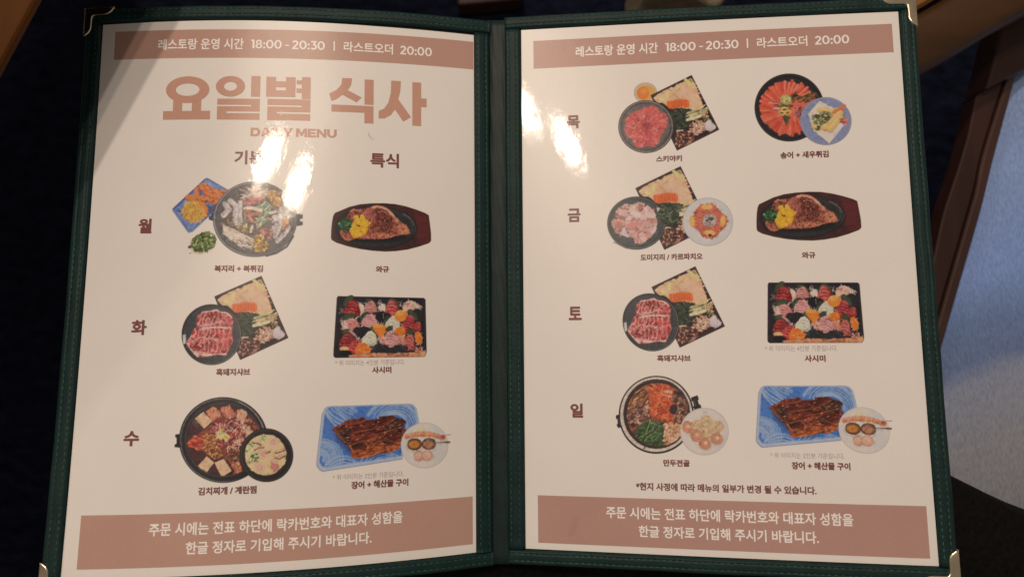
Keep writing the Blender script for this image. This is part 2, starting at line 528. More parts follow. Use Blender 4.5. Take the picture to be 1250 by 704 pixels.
# things at the top edge of the picture
g = Geo(); g.box((-14, 402, -435), (74, 90, 30), 0.1)
o = g.build('wooden_leg_block', M_WOOD_DARK, None, (-.014, .40, -.45), bevel=3)  # plain block standing in for an indistinct reddish furniture leg
tag(o, 'dark reddish wooden block on the carpet just above the top of the menu spine', 'wooden block')
g = Geo(); g.prism([(150, 318), (206, 306.5), (217, 296), (236, 320), (230, 372), (150, 372)], -450, -300)
o = g.build('beige_fabric_piece', M_BEIGE, None, (.19, .33, -.45), bevel=8)  # made-up shape for an unidentified pale beige edge
tag(o, 'pale beige fabric edge peeking above the right menu cover', 'fabric piece')

# black cloth the menu rests on
nx, ny = 120, 60
xs = np.linspace(-260, 520, nx); ys = np.linspace(0, 1, ny)
XX, T = np.meshgrid(xs, ys, indexing='ij')
top = np.interp(XX, [-260, -60, 60, 200, 262, 288, 302, 318, 350, 420, 520], [-60, -40, -40, -88, -112, -113, -119, -128, -143, -170, -215])
YY = -420 + T * (top + 420)
dist = np.minimum.reduce([(top - YY) * 0.8, XX + 260, 520 - XX, YY + 420])
prof = 1 - (1 - np.clip(dist / 9, 0, 1)) ** 2
wr = 3.2 * np.sin(XX * 0.06 + YY * 0.11 + 1.2 * np.sin(YY * 0.03)) + 2.0 * np.sin(XX * 0.13 - YY * 0.07 + 2)
crest = np.interp(XX, [-260, -120, 0, 120, 260, 340, 520], [-26, -20, -12.5, -14, -22, -34, -50])
ZZ = -100 + (crest + 100 - 5.2) * prof + wr * prof * 0.9
V = np.stack([XX, YY, ZZ], -1).reshape(-1, 3) * MM
F = grid_faces(nx, ny)
o = mesh('black_cloth', V, F, M_CLOTH, None, (0.1, -0.2, -0.115))
sm = o.modifiers.new('thickness', 'SOLIDIFY'); sm.thickness = 0.004; sm.offset = -1
tag(o, 'crumpled black cloth under the menu, its hump showing at the lower right', 'cloth')
# ------------------------------------------------------------------ menu folder
menu = empty('menu_folder', (0, 0, -0.006), 'open dark green leather menu folder with brass corners, holding the two printed sheets', 'menu folder')
COVER = [dict(s0=-9.2, s1=218.2, t=157.3, b=-153.2), dict(s0=-9.4, s1=219.2, t=159.0, b=-152.0)]
INNER = [dict(s0=0.2, s1=209.0, t=149.4, b=-145.3), dict(s0=0.1, s1=210.7, t=151.5, b=-143.7)]


def sgn(page): return -1.0 if page == 0 else 1.0


def patch(page, s, v, h):
    return S(page, sgn(page) * np.asarray(s, float), v, h)


def cover_panel(page):
    c = COVER[page]
    ns, nv = 50, 60
    s = np.linspace(c['s0'], c['s1'], ns); v = np.linspace(c['b'], c['t'], nv)
    SS, VV = np.meshgrid(s, v, indexing='ij')
    top = patch(page, SS, VV, np.full(SS.shape, -0.5)).reshape(-1, 3)
    bot = patch(page, SS, VV, np.full(SS.shape, -4.0)).reshape(-1, 3)
    F = [tuple(f) for f in grid_faces(ns, nv)]
    n = ns * nv
    if page == 0: F = [f[::-1] for f in F]
    FF = F + [tuple(i + n for i in f[::-1]) for f in F]
    border = [i * nv for i in range(ns)] + [(ns - 1) * nv + k for k in range(1, nv)] + [i * nv + nv - 1 for i in range(ns - 2, -1, -1)] + [k for k in range(nv - 2, 0, -1)]
    if page == 0: border = border[::-1]
    for q in range(len(border)):
        i, j = border[q], border[(q + 1) % len(border)]
        FF.append((j, i, i + n, j + n))
    return mesh('cover_panel', np.vstack([top, bot]), FF, M_BOARD, menu)


def strip(page, s0, s1, v0, v1, axis, lines, seed, name='binding_strip'):
    """padded leather binding; axis 'v': runs along v, profile across s; axis 's': the other way"""
    r = np.random.default_rng(seed)
    na = 120
    tt = np.concatenate([[-0.02, -0.005], np.linspace(0, 1, 27), [1.005, 1.02]])
    tc = np.clip(tt, 0, 1)
    hp = 1.55 * (1 - np.abs(2 * tc - 1) ** 7) + 0.25
    hp = hp + 0.18 * np.sin(tc * math.pi)
    for l in lines:
        hp -= 0.30 * np.exp(-((tc - l) / 0.045) ** 2)
    hp[0] = hp[-1] = -4.3
    hp[1] = hp[-2] = -0.2
    u = np.linspace(0, 1, na)
    wav = np.interp(np.linspace(0, 1, na), np.linspace(0, 1, 24), r.normal(0, 0.10, 24))
    wid = np.interp(np.linspace(0, 1, na), np.linspace(0, 1, 18), r.normal(0, 0.10, 18))
    A, B = np.meshgrid(u, np.arange(len(tt)), indexing='ij')
    t = tt[B]
    H = hp[B] * (1 + wav[A.astype(int) * 0 + (A * (na - 1)).round().astype(int)] * 0.5)
    W = wid[(A * (na - 1)).round().astype(int)]
    if axis == 'v':
        Sx = s0 + (s1 - s0) * t + W; Vx = v0 + (v1 - v0) * A
    else:
        Sx = s0 + (s1 - s0) * A; Vx = v0 + (v1 - v0) * t + W
    P = patch(page, Sx, Vx, H)
    F = grid_faces(na, len(tt))
    a, b, c = P.reshape(-1, 3)[F[na * 10, :3]]
    if np.cross(b - a, c - a)[2] < 0: F = F[:, ::-1].copy()
    n = len(tt)
    FF = [tuple(f) for f in F] + [tuple(range(n)), tuple((na - 1) * n + k for k in range(n))[::-1]]
    o = mesh(name, P.reshape(-1, 3), FF, M_LEATHER, menu)
    # thread: short raised dashes sitting in each groove
    g = Geo()
    length = (v1 - v0) if axis == 'v' else (s1 - s0)
    step = 3.3
    k = int(abs(length) / step)
    for l in lines:
        for i in range(1, k - 1):
            ua = (i + 0.12 + r.uniform(-.04, .04)) / k; ub = (i + 0.80 + r.uniform(-.06, .04)) / k
            um = np.array([ua, ua + (ub - ua) * .2, (ua + ub) / 2, ua + (ub - ua) * .8, ub])
            hh = 1.62 + np.array([-.30, .02, .12, .02, -.30])
            ww = np.array([.12, .27, .30, .27, .12])
            slant = r.normal(0, 0.05)
            Vv = []
            for side, dh in ((-1, -.12), (0, .16), (1, -.12)):
                tl = l * (s1 - s0 if axis == 'v' else v1 - v0)
                if axis == 'v':
                    sx = s0 + tl + ww * side + slant * (um - um[2]) * k; vx = v0 + (v1 - v0) * um
                else:
                    sx = s0 + (s1 - s0) * um; vx = v0 + tl + ww * side + slant * (um - um[2]) * k
                Vv.append(patch(page, sx, vx, hh + dh))
            Vv = np.concatenate(Vv)
            f = [(q, q + 1, 5 + q + 1, 5 + q) for q in range(4)] + [(5 + q, 5 + q + 1, 10 + q + 1, 10 + q) for q in range(4)]
            g.add(Vv / MM, f)
    mesh('stitching', np.array(g.V) * MM, g.F, M_THREAD, o)
    return o


GUARD = [(0, 0), (-19.2, 0), (-18.6, -1.6), (-17.2, -3.4), (-15.2, -4.5), (-13, -4.9), (-7.0, -5.0), (-6.0, -5.2), (-5.3, -6.0), (-5.1, -7.2),
         (-5.0, -12.5), (-4.7, -14.2), (-3.6, -16.0), (-1.6, -17.4), (0, -17.8)]


def corner_guard(page, s, v, top, size=1.0):
    """brass L with flared ends, folded over the outer edge"""
    outer = [(x * size, (y if top else -y) * size) for x, y in GUARD]
    # dense outline
    P = []
    for i in range(len(outer)):
        p, q = np.array(outer[i]), np.array(outer[(i + 1) % len(outer)])
        m_ = max(1, int(np.linalg.norm(q - p) / 1.2))
        for k in range(m_): P.append(p + (q - p) * k / m_)
    P = np.array(P)
    cen = np.array([-2.6, -2.6 if top else 2.6]) * size
    # inset outline for the rounded edge
    def inset(dist):
        n = len(P); out = []
        area = sum(P[i][0] * P[(i + 1) % n][1] - P[(i + 1) % n][0] * P[i][1] for i in range(n))
        for i in range(n):
            t_ = P[(i + 1) % n] - P[i - 1]; t_ = t_ / (np.linalg.norm(t_) + 1e-9)
            nn_ = np.array([-t_[1], t_[0]]) * (1 if area > 0 else -1)
            out.append(P[i] + nn_ * dist)
        return np.array(out)
    rings = [(P, -4.9), (P, 1.75), (inset(.18), 2.15), (inset(.5), 2.38), (inset(.95), 2.44)]
    V = []
    for R_, h_ in rings:
        V.append(patch(page, s + 0.45 + R_[:, 0], v + (0.45 if top else -0.45) + R_[:, 1], np.full(len(R_), h_)))
    n = len(P)
    F = []
    for k in range(len(rings) - 1):
        for i in range(n):
            F.append((k * n + i, k * n + (i + 1) % n, (k + 1) * n + (i + 1) % n, (k + 1) * n + i))
    base = (len(rings) - 1) * n
    for t_ in tessellate_polygon([[Vector((p[0], p[1], 0)) for p in rings[-1][0]]]):
        F.append(tuple(base + i for i in t_))
    o = mesh('corner_guard', np.concatenate(V), F, M_METAL, menu)
    import bmesh
    bm = bmesh.new(); bm.from_mesh(o.data); bmesh.ops.recalc_face_normals(bm, faces=bm.faces); bm.to_mesh(o.data); bm.free()
    return o


for pg in (0, 1):
    c, i = COVER[pg], INNER[pg]
    cover_panel(pg)
    strip(pg, c['s0'], i['s0'], i['b'] + .2, i['t'] - .2, 'v', (0.30, 0.80) if pg == 0 else (0.24, 0.72), 11 + pg)
    strip(pg, i['s1'], c['s1'], i['b'] + .2, i['t'] - .2, 'v', (0.24, 0.66), 21 + pg)
    strip(pg, c['s0'] + .1, c['s1'] - .1, i['t'], c['t'], 's', (0.30, 0.74), 31 + pg)
    strip(pg, c['s0'] + .1, c['s1'] - .1, c['b'], i['b'], 's', (0.30, 0.74), 41 + pg)
    corner_guard(pg, c['s1'], c['t'], True, 1.0 if pg else 0.92)
    corner_guard(pg, c['s1'], c['b'], False, 1.0 if pg else 0.98)

# spine: soft leather gutter between the two panels
nv = 70
vv = np.linspace(-152.6, 158.0, nv)
a = patch(0, np.full(nv, -9.0), vv, np.full(nv, -0.6)); b = patch(1, np.full(nv, -9.2), vv, np.full(nv, -0.6))
V = []
NT = 17
for k in range(NT):
    t = k / (NT - 1)
    sag = -1.1 * math.sin(math.pi * t) + 0.5 * math.exp(-((t - 0.5) / 0.25) ** 2)
    p = a * (1 - t) + b * t
    p[:, 2] += (sag + 0.10 * np.sin(vv * 0.21 + k)) * MM
    V.append(p)
V = np.array(V)
mesh('spine', V.reshape(-1, 3), grid_faces(NT, nv), M_SPINE, menu).modifiers.new('thickness', 'SOLIDIFY').thickness = 0.002

# ------------------------------------------------------------------ printed sheets
PAGES = [empty('menu_page', (-0.12, 0, 0.02), 'left printed menu sheet with the big daily menu title and three weekday rows', 'menu sheet', 'printed sheets in the menu folder'),
         empty('menu_page', (0.12, 0, 0.02), 'right printed menu sheet without a title, listing four weekday rows', 'menu sheet', 'printed sheets in the menu folder')]
C_BAN = [ink((164, 121, 99)), ink((160, 117, 98))]
C_TITLE = ink((173, 122, 96))
C_TXT = ink((110, 61, 54))
C_GREY = ink((150, 130, 120))
C_WHITE = ink((226, 205, 184))
MAT = [{}, {}]
for pg in (0, 1):
    MAT[pg]['paper'] = print_mat('paper_sheet', pg, PAPER, mottle=0.025)
    MAT[pg]['banner'] = print_mat('banner_ink', pg, C_BAN[pg], mottle=0.05)
    MAT[pg]['title'] = print_mat('title_ink', pg, C_TITLE, mottle=0.07)
    MAT[pg]['text'] = print_mat('text_ink', pg, C_TXT, mottle=0.10)
    MAT[pg]['grey'] = print_mat('grey_ink', pg, C_GREY, mottle=0.10)
    MAT[pg]['white'] = print_mat('unprinted_white', pg, ink((214, 195, 174)), mottle=0.03)
    MAT[pg]['picture'] = print_mat('picture_print', pg, attr=True, mottle=0.05)


def sheet(name, page, x0, x1, v0, v1, h, mat, n=(60, 60), top=None, parent=None):
    X, Vv = np.meshgrid(np.linspace(x0, x1, n[0]), np.linspace(0, 1, n[1]), indexing='ij')
    t = v1 + (top(X) if top else 0)
    Vv = v0 + (t - v0) * Vv
    P = S(page, X, Vv, np.full(X.shape, h))
    return mesh(name, P.reshape(-1, 3), grid_faces(*n), mat, parent or PAGES[page])


sheet('paper_sheet', 0, -208.55, -0.30, -144.9, 148.3, 0.0, MAT[0]['paper'], top=lambda X: 0.75 * np.sin(np.clip((X + 208) / 150, 0, 1) * math.pi) - 0.4 * np.clip((X + 60) / 60, 0, 1))
sheet('paper_sheet', 1, 0.35, 210.4, -143.3, 151.05, 0.0, MAT[1]['paper'])
BAN = {}
BAN[0, 'top'] = sheet('header_banner', 0, -201.1, -0.6, 127.7, 143.9, 0.05, MAT[0]['banner'], (50, 6))
BAN[0, 'bot'] = sheet('footer_banner', 0, -201.1, -2.2, -140.2, -114.3, 0.05, MAT[0]['banner'], (50, 8))
BAN[1, 'top'] = sheet('header_banner', 1, 7.4, 206.6, 127.9, 144.2, 0.05, MAT[1]['banner'], (50, 6))
BAN[1, 'bot'] = sheet('footer_banner', 1, 7.4, 206.6, -139.8, -114.0, 0.05, MAT[1]['banner'], (50, 8))


# -------- lettering
def tess(polys):
    """polys: list of loops (outer, hole, ...) -> 2-D verts, tris"""
    loops = [[Vector((x, y, 0)) for x, y in l] for l in polys]
    pts = [p for l in polys for p in l]
    return pts, [tuple(t) for t in tessellate_polygon(loops)]


class Glyphs:
    def __init__(s): s.V = []; s.F = []

    def poly(s, *loops):
        p, t = tess(loops); b = len(s.V)
        s.V += p; s.F += [tuple(i + b for i in f) for f in t]

    def rect(s, x0, y0, x1, y1): s.poly([(x0, y0), (x1, y0), (x1, y1), (x0, y1)])

    def ring(s, cx, cy, rx, ry, ix, iy, n=40):
        b = len(s.V)
        for k in range(n):
            a = 2 * math.pi * k / n
            s.V.append((cx + rx * math.cos(a), cy + ry * math.sin(a)))
            s.V.append((cx + ix * math.cos(a), cy + iy * math.sin(a)))
        for k in range(n):
            j = (k + 1) % n
            s.F.append((b + 2 * k, b + 2 * j, b + 2 * j + 1, b + 2 * k + 1))

    def stroke(s, pts, w):
        P = np.array(pts, float); n = len(P); b = len(s.V)
        for i in range(n):
            d0 = P[i] - P[i - 1] if i else P[1] - P[0]
            d1 = P[i + 1] - P[i] if i < n - 1 else P[-1] - P[-2]
            d0 /= np.linalg.norm(d0); d1 /= np.linalg.norm(d1)
            n0 = np.array([-d0[1], d0[0]]); n1 = np.array([-d1[1], d1[0]])
            m = n0 + n1; m /= np.linalg.norm(m); k = w / 2 / max(0.35, m @ n0)
            s.V += [tuple(P[i] + m * k), tuple(P[i] - m * k)]
        for i in range(n - 1):
            s.F.append((b + 2 * i, b + 2 * i + 1, b + 2 * i + 3, b + 2 * i + 2))


def follow(V, F, mx=4.0):
    """split long faces so that the lettering follows the bent sheet"""
    V = [tuple(v) for v in V]; out = []; cache = {}
    st = []
    for f in F:
        for k in range(1, len(f) - 1): st.append((f[0], f[k], f[k + 1]))
    while st:
        a, b, c = st.pop()
        e = [((V[a][0] - V[b][0]) ** 2 + (V[a][1] - V[b][1]) ** 2, a, b, c), ((V[b][0] - V[c][0]) ** 2 + (V[b][1] - V[c][1]) ** 2, b, c, a), ((V[c][0] - V[a][0]) ** 2 + (V[c][1] - V[a][1]) ** 2, c, a, b)]
        l, p, q, r = max(e)
        if l <= mx * mx: out.append((a, b, c)); continue
        k = (min(p, q), max(p, q))
        if k not in cache:
            cache[k] = len(V); V.append(((V[p][0] + V[q][0]) / 2, (V[p][1] + V[q][1]) / 2))
        m = cache[k]; st += [(p, m, r), (m, q, r)]
    return np.array(V), out


def place(name, page, V, F, cx, cv, w, h, mat, parent, lift, label=None, passes=((0, 0),)):
    V = np.array(V, float)[:, :2]
    lo, hi = V.min(0), V.max(0)
    k = np.array([w, h]) / (hi - lo)
    V, F = follow((V - (lo + hi) / 2) * k, F)
    VV = []; FF = []
    for q, (dx, dv) in enumerate(passes):
        b = q * len(V)
        VV.append(S(page, V[:, 0] + cx + dx, V[:, 1] + cv + dv, np.full(len(V), lift + q * 0.006)))
        FF += [tuple(i + b for i in f) for f in F]
    VV = np.concatenate(VV)
    # every face looks up
    out = []
    for f in FF:
        a, b, c = VV[f[0]], VV[f[1]], VV[f[2]]
        out.append(f if np.cross(b - a, c - a)[2] >= 0 else f[::-1])
    return mesh(name, VV, out, mat, parent, smooth=False, label=label)


def text(name, page, body, cx, cv, w, h, mat, parent=None, bold=0.012, fat=0.0, lift=0.09, label=None, space=1.0):
    cu = bpy.data.curves.new('lettering', 'FONT')
    cu.body = body; cu.size = 1.0; cu.offset = bold; cu.resolution_u = 3; cu.space_character = space
    ob = bpy.data.objects.new('lettering', cu); COL.objects.link(ob)
    dg = bpy.context.evaluated_depsgraph_get()
    me = ob.evaluated_get(dg).to_mesh()
    V = [tuple(v.co) for v in me.vertices]; F = [tuple(p.vertices) for p in me.polygons]
    ob.evaluated_get(dg).to_mesh_clear()
    bpy.data.objects.remove(ob); bpy.data.curves.remove(cu)
    ps = ((0, 0),) if not fat else ((0, 0), (fat, 0), (-fat, 0), (0, fat * .8), (0, -fat * .8))
    return place(name, page, V, F, cx, cv, w - 2 * fat, h - 1.6 * fat, mat, parent or PAGES[page], lift, label, ps)


def arc(cx, cy, rx, ry, a0, a1, n=14):
    return [(cx + rx * math.cos(math.radians(a0 + (a1 - a0) * k / n)), cy + ry * math.sin(math.radians(a0 + (a1 - a0) * k / n))) for k in range(n + 1)]


def digits(s_):
    """rounded bold figures of unit height"""
    g = Glyphs(); x = 0; w = 0.175
    for ch_ in s_:
        if ch_ == '0':
            g.ring(x + .36, .5, .36, .5, .185, .34); x += .80
        elif ch_ == '8':
            g.ring(x + .33, .73, .29, .27, .13, .125, 24); g.ring(x + .33, .29, .33, .29, .165, .14, 24); x += .74
        elif ch_ == '1':
            g.rect(x + .16, 0, x + .345, 1); g.poly([(x, .84), (x, .99), (x + .02, 1), (x + .17, 1), (x + .17, .84)]); x += .44
        elif ch_ == '2':
            g.stroke(arc(x + .32, .69, .225, .225, 165, -30) + [(x + .14, .14)], w); g.rect(x + .03, 0, x + .64, .16); x += .72
        elif ch_ == '3':
            g.rect(x + .05, .84, x + .57, 1); g.stroke([(x + .50, .90), (x + .30, .60)], w * .95)
            g.stroke([(x + .24, .56)] + arc(x + .30, .325, .245, .238, 80, -150), w); x += .68
        elif ch_ == ':':
            g.ring(x + .11, .11, .11, .11, .001, .001, 16); g.ring(x + .11, .58, .11, .11, .001, .001, 16); x += .29
        elif ch_ == '-':
            g.rect(x + .12, .34, x + .50, .47); x += .62
        elif ch_ == ' ':
            x += .14
    return g


def header(page, v, xs):
    par = BAN[page, 'top']; m = MAT[page]['white']; L = 0.09
    (xk, wk), (xt, wt), xb, (xl, wl), (x2, w2) = xs
    text('header_text', page, '레스토랑 운영 시간', xk, v, wk, 6.3, m, par, bold=0.020, lift=L)
    g = digits('18:00 - 20:30'); place('header_text', page, g.V, g.F, xt, v - 0.05, wt, 5.0, m, par, L)
    g = Glyphs(); g.rect(0, 0, .9, 5.4); place('header_text', page, g.V, g.F, xb, v + .1, .75, 5.4, m, par, L)
    text('header_text', page, '라스트오더', xl, v, wl, 6.0, m, par, bold=0.020, lift=L)
    g = digits('20:00'); place('header_text', page, g.V, g.F, x2, v, w2, 5.0, m, par, L)


header(0, 135.6, ((-152.6, 47.1), (-105.0, 40.2), -79.8, (-60.9, 27.4), (-34.1, 18.1)))
header(1, 136.5, ((55.2, 46.7), (103.0, 40.6), 128.2, (147.1, 27.4), (174.1, 18.4)))
for pg, x1, x2 in ((0, -104.0, -102.9), (1, 107.9, 107.9)):
    text('footer_text', pg, '주문 시에는 전표 하단에 락카번호와 대표자 성함을', x1, -121.9, 126.2, 6.4, MAT[pg]['white'], BAN[pg, 'bot'], bold=0.021)
    text('footer_text', pg, '한글 정자로 기입해 주시기 바랍니다.', x2, -131.4, 91.7, 6.2, MAT[pg]['white'], BAN[pg, 'bot'], bold=0.021)

# big title, five heavy syllables (design units: 1 = 0.122 mm)
tm = MAT[0]['title']


def syll(cx, w, h, draw):
    g = Glyphs(); draw(g)
    V = [(x, -y) for x, y in g.V]
    V2 = np.array(V)
    return V, g.F


def d_yo(g):
    g.ring(142, 92, 97, 60, 53, 28); g.rect(80, 138, 121, 188); g.rect(164, 138, 205, 188); g.rect(37, 187, 246, 225)


def rieul(g, x0, x1, y):
    g.rect(x0, y, x1, y + 27); g.rect(x1 - 39, y + 27, x1, y + 34); g.rect(x0, y + 34, x1, y + 57)
    g.rect(x0, y + 57, x0 + 42, y + 65); g.rect(x0, y + 65, x1, y + 94)


def d_il(g):
    g.ring(334, 75, 66, 47, 29, 20); g.rect(427, 28, 468, 121); rieul(g, 277, 468, 131)


def d_byeol(g):
    g.rect(497, 32, 540, 121); g.rect(585, 32, 628, 121); g.rect(540, 52, 585, 78); g.rect(540, 92, 585, 121)
    g.rect(657, 30, 696, 128); g.rect(633, 45, 657, 63); g.rect(633, 82, 657, 101); rieul(g, 504, 696, 131)


def d_sik(g):
    g.poly([(837, 42), (881, 42), (877, 72), (862, 96), (925, 126), (902, 149), (838, 117), (812, 138), (790, 147), (779, 115), (812, 96), (833, 72)])
    g.rect(938, 44, 979, 157); g.rect(790, 163, 979, 194); g.rect(938, 194, 979, 241)


def d_sa(g):
    g.poly([(1057, 57), (1101, 57), (1098, 104), (1089, 138), (1147, 214), (1112, 236), (1074, 184), (1056, 210), (1028, 226), (1002, 228), (1002, 194), (1026, 183), (1045, 155), (1056, 110)])
    g.rect(1153, 58, 1193, 251); g.rect(1193, 128, 1218, 166)


for nm, cx, w, h, dr in (('요', -158.9, 25.6, 24.3, d_yo), ('일', -131.5, 24.0, 24.5, d_il), ('별', -104.3, 23.9, 24.5, d_byeol), ('식', -70.1, 24.3, 25.1, d_sik), ('사', -41.6, 26.9, 25.0, d_sa)):
    V, F = syll(cx, w, h, dr)
    place('title_syllable', 0, V, F, cx, 105.1, w, h, tm, PAGES[0], 0.09, 'brown printed title syllable ' + nm)


def d_daily():
    g = Glyphs(); x = 0.0; t = .26
    def I(): 
        nonlocal x; g.rect(x, 0, x + .30, 1); x += .38
    # D
    g.poly([(0, 0), (.62, 0)] + arc(.62, .5, .42, .5, -90, 90, 12)[1:] + [(0, 1)], [(.28, .24), (.28, .76), (.60, .76)] + arc(.58, .5, .18, .26, 90, -90, 8)[1:] + [(.60, .24)]); x = 1.10
    # A
    g.poly([(x, 0), (x + .40, 1), (x + .74, 1), (x + 1.14, 0), (x + .83, 0), (x + .755, .19), (x + .385, .19), (x + .31, 0)], [(x + .46, .39), (x + .68, .39), (x + .57, .70)]); x += 1.18
    I()
    g.rect(x, 0, x + .29, 1); g.rect(x + .29, 0, x + .82, .26); x += .84
    # Y
    g.poly([(x + .40, 0), (x + .70, 0), (x + .70, .38), (x + 1.08, 1), (x + .76, 1), (x + .55, .63), (x + .34, 1), (x + .01, 1), (x + .40, .38)]); x += 1.42
    # M
    g.rect(x, 0, x + .27, 1); g.rect(x + .93, 0, x + 1.20, 1); g.poly([(x + .27, 1), (x + .27, .62), (x + .50, .14), (x + .70, .14), (x + .93, .62), (x + .93, 1), (x + .85, 1), (x + .60, .48), (x + .35, 1)]); x += 1.28
    # E
    g.rect(x, 0, x + .28, 1); g.rect(x + .28, .78, x + .88, 1); g.rect(x + .28, .39, x + .82, .60); g.rect(x + .28, 0, x + .90, .22); x += .97
    # N
    g.rect(x, 0, x + .27, 1); g.rect(x + .79, 0, x + 1.06, 1); g.poly([(x + .27, 1), (x + .27, .60), (x + .79, 0), (x + .79, .40)]); x += 1.14
    # U
    g.poly([(x, 1), (x, .42)] + arc(x + .52, .42, .52, .42, 180, 360, 14) + [(x + 1.04, 1), (x + .76, 1), (x + .76, .44)] + arc(x + .52, .44, .24, .22, 0, -180, 10) + [(x + .28, 1)])
    return g


g = d_daily()
place('subtitle_text', 0, g.V, g.F, -101.0, 86.0, 46.1, 4.7, tm, PAGES[0], 0.09, 'brown subtitle DAILY MENU')

for pg, body, x, v, w, h in ((0, '기본', -124.5, 71.8, 15.6, 7.8), (0, '특식', -51.6, 72.0, 15.8, 8.2)):
    text('column_heading', pg, body, x, v, w, h, MAT[pg]['text'], bold=0.018, fat=0.13, label='brown column heading ' + body)
for pg, body, x, v, w, h in ((0, '월', -178.3, 34.3, 7.2, 8.0), (0, '화', -178.4, -19.8, 8.0, 7.9), (0, '수', -178.7, -76.7, 7.9, 7.7),
                             (1, '목', 30.0, 95.8, 7.4, 7.6), (1, '금', 29.7, 42.1, 7.3, 7.7), (1, '토', 29.5, -13.3, 7.3, 7.6), (1, '일', 29.6, -67.2, 7.1, 7.8)):
    text('day_heading', pg, body, x, v, w, h, MAT[pg]['text'], bold=0.018, fat=0.20, label='brown day heading ' + body)
for pg, body, x, v, w, h in ((0, '복지리 + 복튀김', -128.1, 11.2, 25.2, 3.7), (0, '와규', -52.5, 11.4, 7.2, 3.6), (0, '흑돼지샤브', -129.1, -43.4, 17.2, 3.8),
                             (0, '사시미', -52.5, -43.5, 10.4, 3.6), (0, '김치찌개 / 계란찜', -129.7, -103.7, 28.8, 4.0), (0, '장어 + 해산물 구이', -52.9, -103.9, 30.0, 4.0),
                             (1, '스키야키', 83.2, 72.5, 14.2, 3.6), (1, '송어 + 새우튀김', 156.3, 72.0, 25.6, 3.8), (1, '도미지리 / 카르파치오', 83.1, 17.2, 33.8, 3.7),
                             (1, '와규', 155.9, 16.6, 7.1, 3.5), (1, '흑돼지샤브', 83.0, -38.5, 18.0, 3.7), (1, '사시미', 156.5, -38.9, 10.7, 3.6),
                             (1, '만두전골', 82.9, -94.8, 13.9, 3.7), (1, '장어 + 해산물 구이', 156.6, -94.9, 29.2, 3.9)):
    text('caption_text', pg, body, x, v, w, h, MAT[pg]['text'], bold=0.020, fat=0.10, label='brown dish caption ' + body)
for pg, body, x, v in ((0, '* 위 이미지는 4인분 기준입니다.', -58.6, -39.4), (0, '* 위 이미지는 2인분 기준입니다.', -58.9, -99.3),
                       (1, '* 위 이미지는 4인분 기준입니다.', 149.6, -33.5), (1, '* 위 이미지는 2인분 기준입니다.', 150.0, -89.7)):
    text('portion_note', pg, body, x, v, 37.0, 2.9, MAT[pg]['grey'], bold=0.0, label='thin grey portion note under a dish picture')
text('notice_text', 1, '*현지 사정에 따라 메뉴의 일부가 변경 될 수 있습니다.', 107.5, -107.6, 92.7, 4.2, MAT[1]['text'], bold=0.020, fat=0.08, label='brown one line notice above the footer banner')

# marks that lie on the sleeves
g = Glyphs(); g.stroke([(0, 0), (4.2, 9.8), (6.6, 14.6)], 6.4)
P = np.array(g.V)
place('smudge', 1, arc(0, 1.6, 3.0, 3.0, 20, 200, 10) + arc(-3.9, -8.2, 2.9, 2.9, 200, 380, 10), [tuple(range(22))], 26.8, -130.6, 7.2, 10.2, print_mat('smudge_ink', 1, ink((156, 113, 96)), mottle=0.05), BAN[1, 'bot'], 0.075)
hp = np.array(ribbon([(-60.6, 87.2), (-60.2, 85.6), (-58.9, 84.2), (-57.3, 83.4)], 24))
V = []; F = []
for k, (x, y) in enumerate(hp):
    for q in range(4):
        a_ = q * math.pi / 2
        V.append(tuple(S(0, np.array([x + .07 * math.cos(a_)]), np.array([y]), np.array([0.28 + .07 * math.sin(a_)]))[0]))
for k in range(len(hp) - 1):
    for q in range(4): F.append((4 * k + q, 4 * k + (q + 1) % 4, 4 * k + 4 + (q + 1) % 4, 4 * k + 4 + q))
o = mesh('stray_hair', V, F, M_CLOTH, None, tuple(S(0, np.array([-59.]), np.array([85.]), np.array([0.]))[0]))
tag(o, 'short dark hair lying on the left sheet between the subtitle and the right column heading', 'hair')
# ------------------------------------------------------------------ printed food pictures
# every picture is painted procedurally (shapes + noise) on a fine grid of the sheet; design units are listed per picture
def vnoise(X, Y, seed=0):
    xi = np.floor(X).astype(np.int64); yi = np.floor(Y).astype(np.int64)
    fx = X - xi; fy = Y - yi
    fx = fx * fx * (3 - 2 * fx); fy = fy * fy * (3 - 2 * fy)

    def h(a, b):
        n = (a * 374761393 + b * 668265263 + seed * 144665) & 0xffffffff
        n = ((n ^ (n >> 13)) * 1274126177) & 0xffffffff
        return ((n ^ (n >> 16)) & 0xffff) / 65535.0
    return (h(xi, yi) * (1 - fx) + h(xi + 1, yi) * fx) * (1 - fy) + (h(xi, yi + 1) * (1 - fx) + h(xi + 1, yi + 1) * fx) * fy


def fbm(X, Y, seed=0, o=3):
    s = 0; a = 0.5; t = 0
    for k in range(o):
        s = s + a * vnoise(X * 2 ** k, Y * 2 ** k, seed + 17 * k); t += a; a *= 0.5
    return s / t


